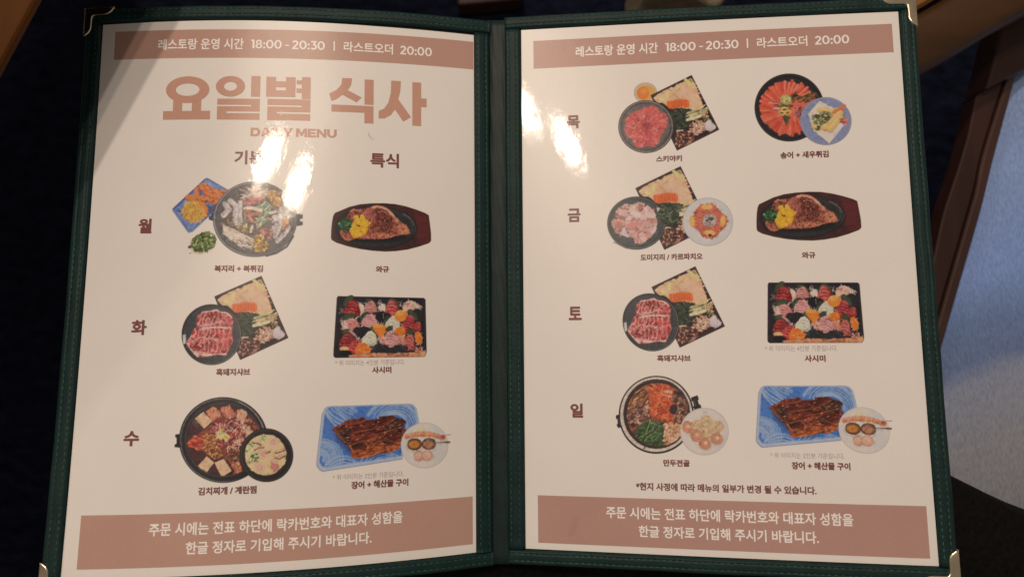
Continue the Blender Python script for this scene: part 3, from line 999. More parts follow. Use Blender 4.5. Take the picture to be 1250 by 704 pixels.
class Art:
    def __init__(s, x0, y0, x1, y1, step, seed=1):
        s.x = np.arange(x0, x1 + step, step, dtype=float); s.y = np.arange(y0, y1 + step, step, dtype=float)
        s.X, s.Y = np.meshgrid(s.x, s.y)
        s.C = np.zeros(s.X.shape + (3,)); s.A = np.zeros(s.X.shape); s.step = step
        s.r = np.random.default_rng(seed); s.seed = seed; s.clip = None

    def win(s, x0, y0, x1, y1, pad):
        i0 = max(0, int((y0 - pad - s.y[0]) / s.step)); i1 = min(len(s.y), int((y1 + pad - s.y[0]) / s.step) + 2)
        j0 = max(0, int((x0 - pad - s.x[0]) / s.step)); j1 = min(len(s.x), int((x1 + pad - s.x[0]) / s.step) + 2)
        return (slice(i0, i1), slice(j0, j1)) if i1 > i0 and j1 > j0 else None

    def blend(s, w, m, col):
        m = np.clip(m, 0, 1)
        if s.clip is not None: m = m * s.clip[w]
        c = col(s.X[w], s.Y[w]) if callable(col) else np.array(col, float)
        a0 = s.A[w]
        na = m + a0 * (1 - m)
        f = np.where(na > 1e-6, m / np.maximum(na, 1e-6), 0)[..., None]
        s.C[w] = s.C[w] * (1 - f) + c * f
        s.A[w] = na

    def warp(s, X, Y, wob, wsc, k=0):
        if not wob: return X, Y
        return X + wob * (2 * fbm(X / wsc, Y / wsc, s.seed + 91 + k) - 1), Y + wob * (2 * fbm(X / wsc, Y / wsc, s.seed + 57 + k) - 1)

    def sd(s, pts, X, Y):
        P = np.array(pts, float); n = len(P)
        d = np.full(X.shape, 1e9); ins = np.zeros(X.shape, bool)
        for i in range(n):
            a = P[i]; b = P[(i + 1) % n]; e = b - a
            wx = X - a[0]; wy = Y - a[1]
            t = np.clip((wx * e[0] + wy * e[1]) / (e @ e + 1e-9), 0, 1)
            d = np.minimum(d, np.hypot(wx - e[0] * t, wy - e[1] * t))
            if a[1] != b[1]:
                c = ((a[1] <= Y) != (b[1] <= Y)) & (X < a[0] + (Y - a[1]) / (b[1] - a[1]) * e[0])
                ins ^= c
        return np.where(ins, -d, d)

    def poly(s, pts, col, soft=4, wob=0, wsc=22, rnd=0, op=1):
        P = np.array(pts, float)
        w = s.win(*P.min(0), *P.max(0), soft + wob + rnd + 2)
        if w is None: return
        X, Y = s.warp(s.X[w], s.Y[w], wob, wsc)
        s.blend(w, op * np.clip(0.5 - (s.sd(pts, X, Y) - rnd) / soft, 0, 1), col)

    def ell(s, cx, cy, rx, ry, col, rot=0, soft=4, wob=0, wsc=22, op=1, ang=None):
        R = max(rx, ry)
        w = s.win(cx - R, cy - R, cx + R, cy + R, soft + wob + 2)
        if w is None: return
        X, Y = s.warp(s.X[w], s.Y[w], wob, wsc)
        c, n = math.cos(rot), math.sin(rot)
        u = (X - cx) * c + (Y - cy) * n; v = -(X - cx) * n + (Y - cy) * c
        q = np.hypot(u / rx, v / ry)
        dd = (q - 1) * min(rx, ry)
        m = np.clip(0.5 - dd / soft, 0, 1)
        s.blend(w, m * op, col)

    def ring(s, cx, cy, rx, ry, wd, col, rot=0, soft=4, op=1, a0=None, a1=None):
        w = s.win(cx - rx, cy - ry, cx + rx, cy + ry, wd + soft)
        X, Y = s.X[w], s.Y[w]
        q = np.hypot((X - cx) / rx, (Y - cy) / ry)
        dd = np.abs((q - 1) * (rx + ry) / 2) - wd / 2
        m = np.clip(0.5 - dd / soft, 0, 1)
        if a0 is not None:
            an = np.degrees(np.arctan2(Y - cy, X - cx)) % 360
            k = ((an - a0) % 360) / ((a1 - a0) % 360)
            m = m * np.clip(np.minimum(k, 1 - k) * 8, 0, 1) * (k <= 1)
        s.blend(w, m * op, col)

    def line(s, pts, wd, col, soft=3, op=1):
        P = np.array(pts, float)
        w = s.win(*P.min(0), *P.max(0), wd + soft)
        if w is None: return
        X, Y = s.X[w], s.Y[w]; d = np.full(X.shape, 1e9)
        for a, b in zip(P[:-1], P[1:]):
            e = b - a
            t = np.clip(((X - a[0]) * e[0] + (Y - a[1]) * e[1]) / (e @ e + 1e-9), 0, 1)
            d = np.minimum(d, np.hypot(X - a[0] - e[0] * t, Y - a[1] - e[1] * t))
        s.blend(w, op * np.clip(0.5 - (d - wd / 2) / soft, 0, 1), col)

    def tex(s, cols, scale, seed=0, sx=1, sy=1, rot=0, gain=1.6):
        cols = np.array(cols, float)
        c, n = math.cos(rot), math.sin(rot)

        def f(X, Y):
            u = (X * c + Y * n) / scale / sx; v = (-X * n + Y * c) / scale / sy
            t = np.clip((fbm(u, v, s.seed * 7 + seed, 3) - 0.5) * gain + 0.5, 0, 0.9999) * (len(cols) - 1)
            i = t.astype(int); q = (t - i)[..., None]
            return cols[i] * (1 - q) + cols[np.minimum(i + 1, len(cols) - 1)] * q
        return f

    def inside(s, pts, n):
        P = np.array(pts, float); lo, hi = P.min(0), P.max(0); out = []
        while len(out) < n:
            q = lo + s.r.random(2) * (hi - lo)
            if s.sd(pts, np.array([[q[0]]]), np.array([[q[1]]]))[0, 0] < 0: out.append(q)
        return out

    def scatter(s, pts, n, L, W, cols, a=(0, 180), soft=3, edge=None, jit=14, wob=0):
        """many small overlapping pieces inside a region"""
        for q in s.inside(pts, n):
            l = s.r.uniform(*L); wd = s.r.uniform(*W); an = math.radians(s.r.uniform(*a))
            c = np.array(cols[s.r.integers(len(cols))], float) + s.r.normal(0, jit)
            if edge is not None:
                s.ell(q[0] + 1.5, q[1] + 2.5, l + 2.5, wd + 2.5, edge, an, soft + 1, wob, op=.75)
            s.ell(q[0], q[1], l, wd, np.clip(c, 5, 255), an, soft, wob)

    def strands(s, pts, n, L, wd, cols, a=(0, 180), bend=0.3, jit=12, op=1):
        for q in s.inside(pts, n):
            l = s.r.uniform(*L); an = math.radians(s.r.uniform(*a)); b = s.r.normal(0, bend) * l
            dx, dy = math.cos(an), math.sin(an)
            p = [(q[0] - dx * l / 2, q[1] - dy * l / 2), (q[0] - dy * b * .4, q[1] + dx * b * .4), (q[0] + dx * l / 2, q[1] + dy * l / 2)]
            c = np.clip(np.array(cols[s.r.integers(len(cols))], float) + s.r.normal(0, jit), 5, 255)
            s.line(p, s.r.uniform(*wd), c, 3, op)

    def circ(s, cx, cy, rx, ry, n=40, a0=0, a1=360):
        return [(cx + rx * math.cos(math.radians(a0 + (a1 - a0) * k / n)), cy + ry * math.sin(math.radians(a0 + (a1 - a0) * k / n))) for k in range(n + 1)]

    def mask(s, pts, soft=4):
        s.clip = np.clip(0.5 - s.sd(pts, s.X, s.Y) / soft, 0, 1)


def SRGBLIN(c):
    c = np.clip(c, 0, 255)
    l = (c * np.array([.3, .55, .15])).sum(-1, keepdims=True)
    c = (l + 0.94 * (c - l)) * 0.97 + 1          # print on plain paper: narrower range than the original photographs
    r = np.clip(lin(np.clip(c, 0, 255)) / PAPER_SEEN, 0.004, None) * np.array([1.05, 0.975, 0.90])
    m = r.max(-1, keepdims=True)                 # nothing printed is lighter than the paper: keep the hue
    k = np.where(m > 0.62, 0.62 + 0.36 * (1 - np.exp(-(m - 0.62) / 0.42)), m) / m
    return np.clip(r * k * PAPER, 0.005, 0.75)


def box(a, r):
    for ax in (0, 1):
        c = np.cumsum(np.pad(a, [(r + 1, r) if i == ax else (0, 0) for i in range(a.ndim)], mode='edge'), axis=ax)
        n = a.shape[ax]
        hi = np.take(c, np.arange(2 * r + 1, 2 * r + 1 + n), axis=ax); lo = np.take(c, np.arange(0, n), axis=ax)
        a = (hi - lo) / (2 * r + 1)
    return a


def bil(a, fy, fx):
    ny, nx = a.shape[:2]
    fy = np.clip(fy, 0, ny - 1.001); fx = np.clip(fx, 0, nx - 1.001)
    iy = fy.astype(int); ix = fx.astype(int); ty = fy - iy; tx = fx - ix
    if a.ndim == 3: ty = ty[..., None]; tx = tx[..., None]
    return (a[iy, ix] * (1 - tx) + a[iy, ix + 1] * tx) * (1 - ty) + (a[iy + 1, ix] * (1 - tx) + a[iy + 1, ix + 1] * tx) * ty


def finish(art, amp=0.62, warp=0.4):
    """give the painted picture the broken-up texture of a printed photograph"""
    C, A = art.C, art.A; s = art.step; X, Y = art.X, art.Y; sd = art.seed * 13
    # ragged small-scale edges
    act = box(C.std(-1) * 0 + np.sqrt(np.maximum(0, box(C.mean(-1) ** 2, 3) - box(C.mean(-1), 3) ** 2)), 4)
    act = np.clip(act / 24, 0, 1) * np.clip(box(A, 5) * 2 - 1, 0, 1)
    wx = (fbm(X / 13, Y / 13, sd + 1) - .5) * 9 * warp * act; wy = (fbm(X / 13, Y / 13, sd + 2) - .5) * 9 * warp * act
    gy, gx = np.mgrid[0:X.shape[0], 0:X.shape[1]].astype(float)
    C = bil(C, gy + wy / s, gx + wx / s)
    # crevices and glints where there is food, almost none on bare plates
    n1 = fbm(X / 9, Y / 9, sd + 3, 3); n2 = fbm(X / 26, Y / 26, sd + 4, 2)
    cre = np.clip(1 - np.abs(n1 - .5) * 9, 0, 1)
    lum = 1 + amp * act * (.85 * (n1 - .5) + .55 * (n2 - .5) - .40 * cre * (n2 < .58)) + .04 * (vnoise(X / 3.2, Y / 3.2, sd + 6) - .5)
    gl = np.clip((fbm(X / 6, Y / 6, sd + 7, 2) - .70) * 8, 0, 1) * act * amp
    C = np.clip(C * lum[..., None], 0, 255)
    C = C + gl[..., None] * .55 * (np.array((236, 214, 190.)) - C) * np.clip(C.mean(-1, keepdims=True) / 90, 0, 1)
    hue = (fbm(X / 15, Y / 15, sd + 8, 2) - .5)[..., None] * np.array((14, -4, -12.)) * act[..., None]
    art.C = np.clip(box(C + hue, 1) * .2 + (C + hue) * .8, 0, 255)
    return art


def picture(name, art, page, pc, cm, J, lift, label):
    """art: design-unit canvas; pc: its centre in design units; cm: that centre on the sheet (mm); J: 2x2 mm per design unit"""
    dx = art.X - pc[0]; dy = art.Y - pc[1]
    xp = cm[0] + J[0][0] * dx + J[0][1] * dy
    vv = cm[1] + J[1][0] * dx + J[1][1] * dy
    P = S(page, xp, vv, np.full(xp.shape, lift)).reshape(-1, 3)
    ny, nx = xp.shape
    F = grid_faces(ny, nx)[:, ::-1]
    keep = art.A.ravel()[F].max(1) > 0.02
    F = F[keep]
    used = np.zeros(len(P), bool); used[F.ravel()] = True
    idx = np.cumsum(used) - 1
    F = idx[F]
    o = mesh(name, P[used], F, MAT[page]['picture'], PAGES[page], label=label)
    # soften a little, as a photograph of a print is
    C = art.C
    rgba = np.concatenate([SRGBLIN(C), art.A[..., None]], -1).reshape(-1, 4)[used]
    at = o.data.color_attributes.new('print', 'FLOAT_COLOR', 'POINT')
    at.data.foreach_set('color', rgba.astype(np.float32).ravel())
    return o


def spread(art):
    """carry colours past the outline so soft edges do not pick up black"""
    C, A = art.C, art.A.copy()
    for _ in range(4):
        for ax, sh in ((0, 1), (0, -1), (1, 1), (1, -1)):
            Cs = np.roll(C, sh, ax); As = np.roll(A, sh, ax)
            m = (A < 0.02) & (As > 0.02)
            C[m] = Cs[m]; A[m] = 0.03
    return art


def JM(j, s, k=1.0):
    return (np.array(j) / s * k).tolist()


# ---------------- vegetable tray (units of the 150x120 crop, 5.867 per photo pixel)
def art_tray():
    a = Art(290, 25, 845, 650, 3.2, 3)
    box = [(642, 37), (833, 483), (490, 638), (303, 187)]
    a.poly(box, a.tex([(40, 22, 26), (62, 38, 40), (48, 28, 32)], 30), 4)
    a.poly([(637, 58), (815, 474), (496, 618), (324, 197)], (36, 20, 22), 5)
    a.mask(box)
    cab = [(335, 232), (326, 205), (400, 160), (470, 132), (560, 92), (640, 62), (664, 110), (690, 200), (715, 285), (640, 330), (560, 300), (440, 280)]
    a.poly(cab, a.tex([(186, 140, 96), (216, 172, 124), (226, 188, 144), (196, 150, 106)], 34), 6, 10, 26)
    a.scatter([(345, 222), (560, 105), (650, 120), (690, 260), (560, 240), (420, 245)], 90, (18, 42), (6, 14), [(222, 178, 132), (232, 192, 152), (206, 158, 112), (222, 168, 136), (206, 178, 120)], (-50, 60), 5, None, 8, 4)
    a.poly([(500, 170), (600, 130), (660, 180), (690, 270), (600, 300), (560, 240)], a.tex([(226, 176, 142), (232, 190, 158), (236, 196, 168)], 30), 16, 10, op=.6)
    a.strands([(430, 215), (560, 160), (600, 240), (500, 245)], 22, (30, 60), (3, 5), [(186, 150, 124), (170, 128, 108)], (-40, 30), .3, 8, .7)
    a.scatter([(560, 70), (640, 62), (668, 140), (620, 120)], 14, (12, 22), (5, 9), [(196, 180, 110), (214, 198, 140), (150, 140, 84)], (20, 90), 4)
    a.scatter([(345, 225), (430, 170), (470, 140), (420, 250)], 14, (10, 20), (4, 8), [(214, 190, 120), (228, 204, 140)], (0, 180), 4)
    # carrot slices
    for k in range(9):
        a.ell(452 + k * 17, 268 + 6 * math.sin(k) - k * 1.2, 21, 33, (228 - 4 * (k % 3), 98 + 8 * (k % 2), 40), -0.25, 4, 3)
        a.ell(460 + k * 17, 262 - k * 1.2, 12, 26, (240, 126 - 4 * (k % 3), 62), -0.25, 8, op=.55)
    for k in range(7): a.line([(470 + k * 19, 238), (475 + k * 19, 268), (466 + k * 19, 300)], 6, (176, 62, 26), 5, .85)
    # leafy greens
    gp = [(455, 322), (520, 300), (590, 312), (632, 325), (622, 360), (600, 440), (560, 470), (500, 478), (480, 400)]
    a.poly(gp, a.tex([(20, 26, 20), (44, 56, 40), (30, 38, 28)], 18), 8, 12)
    a.scatter(gp, 90, (8, 20), (3, 8), [(50, 62, 46), (24, 30, 24), (38, 50, 36), (66, 76, 56), (18, 24, 18)], (0, 180), 4)
    # leek and pale stalks
    a.scatter([(600, 340), (715, 290), (735, 275), (740, 350), (640, 400), (590, 400)], 26, (24, 46), (6, 10), [(222, 196, 146), (206, 184, 130), (160, 148, 96), (228, 204, 164)], (-35, -8), 4, (70, 60, 40))
    a.line([(586, 396), (640, 384), (712, 362)], 20, (222, 208, 158), 5)
    a.line([(590, 392), (706, 358)], 7, (236, 226, 184), 4)
    a.scatter([(690, 330), (742, 320), (770, 395), (720, 415)], 28, (8, 16), (4, 8), [(150, 138, 84), (96, 92, 60), (190, 160, 110), (200, 150, 120)], (0, 180), 4)
    # white radish, enoki
    a.poly([(715, 425), (765, 400), (812, 462), (765, 498), (722, 478)], a.tex([(196, 178, 172), (222, 208, 204), (210, 194, 190)], 26), 10, 8)
    a.scatter([(602, 440), (680, 392), (716, 420), (722, 490), (650, 520), (612, 490)], 80, (6, 17), (3, 6), [(216, 168, 130), (232, 192, 160), (190, 136, 104), (226, 180, 146), (176, 112, 84)], (0, 180), 3, (120, 72, 54))
    a.strands([(620, 440), (700, 420), (720, 480), (650, 510)], 26, (14, 34), (3, 5), [(238, 206, 176), (220, 180, 150)], (0, 180), .5)
    a.line([(498, 482), (545, 478)], 11, (216, 190, 150), 4)
    # mushrooms, dark
    mp_ = [(500, 490), (560, 482), (610, 478), (640, 545), (585, 590), (520, 620), (480, 590), (478, 540)]
    a.poly(mp_, (62, 34, 30), 6, 8)
    a.scatter(mp_, 110, (6, 16), (4, 8), [(120, 70, 56), (168, 112, 90), (80, 44, 36), (196, 142, 118), (60, 34, 28), (150, 88, 66)], (0, 180), 3, (44, 24, 22))
    a.clip = None
    return finish(spread(a))


def art_pork():
    a = Art(60, 232, 505, 682, 3.2, 5)
    a.ell(283, 457, 214, 217, (26, 26, 28), soft=5)
    a.ell(283, 457, 200, 203, a.tex([(34, 35, 38), (50, 52, 56), (38, 40, 43)], 14), soft=6)
    a.ring(283, 457, 207, 210, 5, (150, 140, 122), soft=5, op=.8, a0=300, a1=120)
    a.ring(283, 457, 207, 210, 4, (90, 86, 80), soft=5, op=.6)
    a.ring(283, 459, 190, 193, 3, (70, 72, 76), soft=5, op=.6)
    a.poly([(76, 462), (100, 456), (98, 520), (82, 528)], (206, 200, 190), 6)
    meat = [(185, 320), (215, 292), (270, 288), (320, 275), (350, 292), (400, 300), (432, 330), (438, 400), (432, 440), (436, 510), (405, 560), (388, 604), (330, 600), (260, 612), (180, 618), (150, 585), (112, 545), (105, 510), (140, 465), (150, 430), (180, 390), (178, 350)]
    a.poly(meat, a.tex([(150, 40, 40), (190, 62, 58), (226, 150, 136), (176, 48, 46)], 26, 3, 1, 1.6, .9, 2.0), 5, 6)
    a.mask([(p[0], p[1]) for p in meat], 5)
    fat = [(238, 200, 180), (228, 180, 160), (244, 214, 196)]; red = [(160, 40, 42), (186, 56, 54), (140, 32, 36)]
    # shingled slices: curved rows of lean meat crossed by branching fat
    def marble(X, Y):
        u = X + 26 * (fbm(X / 60, Y / 60, 41) - .5) * 2; v = Y + 34 * (fbm(X / 70, Y / 70, 42) - .5) * 2
        row = (v - 275) / 112; k = np.floor(row); fr = row - k
        sl = (u + (fr - .5) ** 2 * 70 + fr * 30 + 17 * k) / 33.0
        f2 = sl - np.floor(sl)
        n = fbm(X / 16, Y / 16, 43); n2 = fbm(X / 34, Y / 22, 44)
        fat_ = np.clip(1 - np.abs(f2 - .5 + .5 * (n - .5)) * 4.6, 0, 1) * np.clip((n2 - .22) * 4, 0, 1)
        fat_ = np.maximum(fat_, np.clip(1 - np.abs(fr - .93) * 9, 0, 1) * .9)
        fat_ = np.maximum(fat_, np.clip(1 - np.abs(fbm(X / 26, Y / 26, 45) - .5) * 16, 0, 1) * .8)
        fat_ = (fat_ * np.clip(.72 + .5 * n, 0, 1))[..., None]
        lean = np.array((150, 36, 38.)) + (n2 - .5)[..., None] * np.array((110, 44, 44.)) + (f2 < .25)[..., None] * np.array((-26, -8, -8.))
        return lean * (1 - fat_) + np.array((236, 190, 172.)) * fat_
    a.poly(meat, marble, 5, 6)
    a.poly([(330, 440), (432, 440), (436, 515), (400, 570), (345, 570)], a.tex([(150, 36, 40), (184, 58, 56), (214, 120, 110)], 26, 9), 18, 8, op=.55)
    a.poly([(370, 330), (432, 335), (440, 410), (380, 420)], a.tex([(150, 36, 40), (176, 52, 52), (206, 110, 100)], 22, 12), 16, 8, op=.55)
    a.strands(meat, 40, (14, 34), (3, 5), [(238, 196, 178), (228, 160, 148)], (30, 120), .5, 8, .7)
    for p in ([(225, 296), (320, 280), (400, 306), (430, 335)], [(150, 590), (250, 606), (385, 598)], [(110, 520), (150, 585), (190, 612)], [(200, 420), (300, 405), (420, 410)]):
        a.line(p, 11, (240, 206, 188), 7, .85)
    a.clip = None
    return finish(spread(a))


def art_steak():
    a = Art(35, 65, 1210, 640, 5.0, 7)
    tray = [(90, 190), (150, 165), (250, 122), (370, 92), (500, 80), (640, 78), (780, 88), (900, 112), (1010, 145), (1120, 185), (1168, 212), (1180, 300), (1194, 420), (1194, 510), (1170, 535), (1050, 575), (920, 608), (780, 626), (660, 630), (520, 620), (380, 600), (240, 568), (110, 525), (60, 495), (50, 470), (52, 380), (60, 290), (72, 225)]
    a.poly(tray, a.tex([(44, 24, 24), (66, 34, 32), (52, 27, 27), (80, 40, 36)], 60, 1, 3, .5), 7)
    a.poly([(1000, 160), (1120, 200), (1160, 230), (1180, 420), (1176, 500), (1050, 550), (1020, 400)], a.tex([(62, 24, 26), (92, 34, 34), (74, 28, 30)], 60, 4, 3, .5), 30, op=.8)
    a.ell(560, 360, 470, 245, (30, 28, 30), 0.02, 14)
    a.ell(560, 362, 440, 220, a.tex([(32, 31, 33), (44, 43, 44), (36, 35, 36)], 40), 0.02, 20)
    for r_, o_ in ((1.0, .5), (.93, .4)):
        a.ring(560, 360, 450 * r_, 228 * r_, 6, (110, 104, 100), soft=8, op=o_, a0=300, a1=30)
    a.line([(870, 200), (930, 235), (975, 285), (990, 330)], 8, (150, 146, 140), 8, .6)
    st = [(262, 165), (290, 143), (330, 150), (420, 140), (470, 128), (520, 110), (560, 102), (640, 112), (700, 145), (745, 190), (790, 245), (860, 300), (905, 330), (935, 380), (950, 425), (900, 440), (850, 435), (800, 450), (700, 480), (600, 492), (480, 485), (380, 490), (330, 478), (260, 505), (200, 500), (160, 455), (150, 410), (200, 300), (235, 220)]
    a.ell(560, 470, 400, 60, (20, 18, 18), 0, 30, op=.7)
    a.poly(st, a.tex([(92, 42, 34), (126, 62, 48), (156, 84, 62), (110, 50, 40)], 36, 2, 1.3, 1, .5, 1.8), 7, 10, 30)
    a.mask(st, 8)
    a.poly([(545, 190), (640, 180), (740, 250), (760, 310), (720, 400), (640, 420), (570, 330)], a.tex([(70, 30, 26), (100, 46, 38), (56, 24, 21)], 26, 5), 36, 16, op=.92)
    a.poly([(430, 150), (520, 140), (545, 260), (500, 340), (430, 330)], a.tex([(160, 84, 74), (182, 104, 90), (140, 66, 58)], 30, 6), 40, 14, op=.7)
    a.poly([(360, 430), (600, 420), (800, 430), (760, 480), (560, 500), (400, 490)], a.tex([(176, 96, 70), (198, 120, 90), (150, 76, 56)], 26, 8), 30, 14, op=.8)
    a.poly([(780, 330), (870, 310), (940, 390), (940, 440), (830, 440)], a.tex([(196, 116, 78), (216, 140, 98), (160, 84, 58)], 26, 9), 24, 10, op=.85)
    a.scatter(st, 420, (5, 13), (3, 7), [(80, 36, 28), (160, 90, 66), (112, 54, 42), (186, 112, 84), (66, 28, 24), (136, 70, 54)], (0, 180), 5, None, 8)
    a.scatter([(560, 200), (650, 190), (740, 260), (750, 320), (700, 390), (600, 380)], 90, (6, 15), (3, 7), [(60, 26, 22), (110, 54, 42), (48, 20, 18), (136, 72, 54)], (0, 180), 5, None, 6)
    a.strands([(430, 160), (520, 150), (545, 320), (430, 330)], 26, (24, 60), (4, 8), [(176, 100, 84), (122, 58, 48), (96, 42, 36)], (60, 120), .3, 8, .6)
    a.line([(515, 125), (565, 112), (640, 122), (705, 165), (755, 215), (800, 270)], 34, (214, 146, 112), 18, .8)
    a.line([(520, 118), (600, 118), (690, 155), (752, 212)], 12, (228, 172, 138), 10, .8)
    a.line([(265, 170), (300, 150), (380, 165)], 26, (206, 128, 92), 18, .7)
    a.line([(155, 420), (190, 485), (280, 492)], 26, (178, 104, 80), 18, .6)
    a.clip = None
    # broccoli
    a.ell(212, 325, 78, 68, (34, 60, 32), 0.1, 8, 12)
    a.scatter([(140, 310), (200, 262), (275, 275), (290, 330), (250, 385), (180, 380)], 80, (9, 17), (8, 13), [(46, 84, 44), (74, 112, 62), (32, 62, 34), (92, 132, 78), (26, 50, 28)], (0, 180), 6)
    a.scatter([(150, 330), (280, 350), (240, 392), (180, 385)], 20, (8, 14), (7, 11), [(24, 44, 26), (34, 58, 32)], (0, 180), 6)
    # yellow flower-cut vegetable
    yp = [(300, 262), (345, 214), (420, 240), (465, 310), (440, 350), (440, 400), (400, 440), (325, 460), (265, 400), (300, 320)]
    a.scatter(yp, 46, (20, 34), (14, 24), [(224, 162, 30), (234, 176, 38), (208, 142, 24), (240, 190, 60)], (0, 180), 6, (160, 100, 20), 6)
    for x, y in ((330, 240), (405, 248), (430, 312), (360, 300), (310, 350), (345, 400), (420, 388), (330, 440), (290, 408), (375, 432)):
        a.ell(x, y, 30, 24, (236, 178, 40), a.r.random() * 3, 6, 5); a.ell(x - 4, y - 6, 15, 9, (246, 204, 84), a.r.random() * 3, 9, op=.8)
    for x, y in ((372, 268), (330, 300), (375, 345), (330, 380), (385, 400)):
        a.ell(x, y, 10, 6, (190, 130, 24), a.r.random() * 3, 6, op=.8)
    return finish(spread(a))


def art_sashimi():
    a = Art(55, 70, 905, 645, 4.0, 9)
    box = [(98, 88), (878, 98), (892, 112), (900, 590), (893, 615), (880, 632), (80, 634), (64, 620), (64, 590), (90, 105)]
    a.poly(box, a.tex([(22, 18, 22), (36, 30, 36), (28, 24, 30)], 40), 5, rnd=2)
    a.line([(92, 110), (72, 600)], 6, (56, 48, 54), 6, .6); a.line([(880, 112), (890, 560)], 6, (60, 52, 58), 6, .6)
    # bed of white radish threads
    a.poly([(120, 160), (200, 130), (560, 130), (840, 150), (860, 560), (700, 600), (420, 600), (130, 420)], (40, 34, 36), 20)
    bed = [(115, 180), (150, 150), (330, 130), (500, 140), (720, 130), (830, 160), (850, 420), (860, 540), (600, 560), (440, 560), (260, 560), (120, 420)]
    a.strands(bed, 300, (24, 60), (3, 5), [(214, 190, 166), (226, 204, 182), (190, 160, 138), (200, 170, 150), (236, 214, 196)], (0, 180), .5, 10, .85)

    def fan(cx, cy, w, h, base, ang=0, n=6, stripe=26, seed=0):
        """a leaning pile of slices: a rounded triangle with pale grain lines"""
        c, sn = math.cos(ang), math.sin(ang)
        T = lambda x, y: (cx + x * c - y * sn, cy + x * sn + y * c)
        pts = [T(-w * .5, h * .42), T(-w * .46, 0), T(-w * .22, -h * .42), T(w * .05, -h * .5), T(w * .3, -h * .3), T(w * .48, h * .1), T(w * .5, h * .42), T(0, h * .52)]
        b = np.array(base, float)
        a.poly([(p[0] + 5, p[1] + 8) for p in pts], (34, 16, 17), 8, 4, op=.85)
        a.poly(pts, a.tex([b - 34, b - 6, b + 14], 22, seed, 2.2, .6, ang + .35, 1.8), 5, 6)
        n = max(4, int(n * .7))
        for k in range(n):
            t = (k + .5) / n; y = -h * .40 + t * h * .86; ww = w * (.15 + .34 * t)
            a.line([T(-ww, y + 9), T(0, y + 1), T(ww * .95, y + 13)], 6, np.clip(b - 62, 8, 255), 5, .75)
            a.line([T(-ww, y + 1), T(0, y - 7), T(ww * .95, y + 5)], 6, np.clip(b + stripe + 14, 0, 250), 5, .75)
        a.poly([T(w * .1, h * .5), T(w * .5, h * .42), T(w * .47, h * .1), T(w * .3, -h * .3), T(w * .34, h * .1)], b - 50, 12, op=.5)
    leaf = (52, 60, 42)

    def lf(x, y, l, w_, r): 
        a.ell(x, y, l, w_, leaf, r, 5, 4); a.line([(x - l * .8 * math.cos(r), y - l * .8 * math.sin(r)), (x + l * .8 * math.cos(r), y + l * .8 * math.sin(r))], 3, (92, 106, 76), 3, .8)
    dk = (24, 22, 26)
    # row 1
    lf(190, 130, 56, 34, -.9); lf(218, 88, 20, 10, 0.2); a.ell(300, 205, 40, 52, (226, 196, 170), 0, 12, 8); fan(228, 188, 142, 140, (150, 46, 48), .1, 6)
    lf(395, 140, 54, 26, .5); fan(392, 178, 112, 112, (206, 134, 124), 0, 6); a.ell(498, 190, 40, 34, (222, 200, 176), 0, 14, 8)
    a.line([(455, 140), (470, 118), (486, 130), (478, 150)], 5, (170, 160, 150), 4)
    lf(560, 150, 60, 26, -1.1); lf(620, 145, 50, 22, 0.9); fan(586, 188, 132, 146, (178, 76, 68), .05, 7)
    fan(755, 170, 160, 100, (226, 176, 152), -.1, 5, 14); a.scatter([(680, 190), (740, 150), (800, 150), (820, 190), (740, 210)], 22, (12, 22), (4, 7), [(206, 110, 84), (232, 190, 166), (240, 210, 190)], (-40, -10), 4)
    a.strands([(760, 130), (850, 160), (850, 210), (780, 180)], 26, (24, 50), (3, 5), [(230, 206, 184)], (0, 90), .5)
    # row 2
    lf(200, 275, 62, 34, -.2); lf(165, 300, 30, 18, 1.2); fan(222, 340, 160, 110, (208, 134, 126), .05, 5); a.strands([(125, 300), (180, 300), (190, 390), (130, 390)], 22, (20, 40), (3, 5), [(230, 204, 180)], (40, 120), .4)
    lf(330, 275, 44, 30, -1.2); lf(340, 310, 40, 16, -.2); fan(384, 310, 150, 140, (214, 150, 144), .12, 8, 20)
    a.ell(480, 265, 42, 46, dk, 0, 8, 16); a.ell(540, 260, 30, 30, dk, 0, 8, 12); a.line([(505, 240), (506, 285)], 5, (170, 150, 140), 4)
    lf(535, 310, 26, 56, .2); fan(596, 330, 140, 150, (218, 206, 180), .25, 5, 14)
    a.ell(668, 260, 62, 54, (236, 138, 44), -.3, 6, 5); a.ell(660, 238, 44, 22, (246, 178, 96), -.3, 12, op=.8); a.line([(612, 262), (640, 222), (700, 216)], 7, (250, 206, 150), 5, .9)
    a.ell(822, 235, 50, 40, (34, 36, 34), .5, 8, 16)
    lf(775, 250, 62, 28, .9); fan(742, 330, 130, 160, (160, 56, 58), .2, 8, 20); fan(820, 352, 78, 84, (178, 72, 68), .3, 4)
    # row 3
    a.poly([(235, 370), (330, 352), (412, 382), (370, 430), (320, 462), (270, 450), (240, 410)], a.tex([(20, 20, 24), (40, 38, 44)], 16), 8, 14)
    lf(418, 420, 66, 24, 1.25); fan(385, 465, 140, 140, (220, 208, 182), .2, 5, 12)
    a.poly([(408, 350), (450, 330), (500, 340), (540, 366), (528, 400), (498, 452), (475, 464), (440, 420), (415, 390)], a.tex([(220, 110, 34), (238, 136, 50), (230, 122, 40)], 30), 5, 4); a.ell(455, 350, 46, 17, (248, 176, 84), .1, 8, op=.9)
    lf(560, 380, 40, 24, -.6); fan(580, 465, 150, 160, (212, 150, 144), .2, 8, 20)
    fan(664, 400, 110, 90, (228, 122, 44), .35, 5, 20); lf(762, 430, 62, 26, 1.2); fan(742, 500, 120, 150, (184, 96, 86), .25, 7, 20)
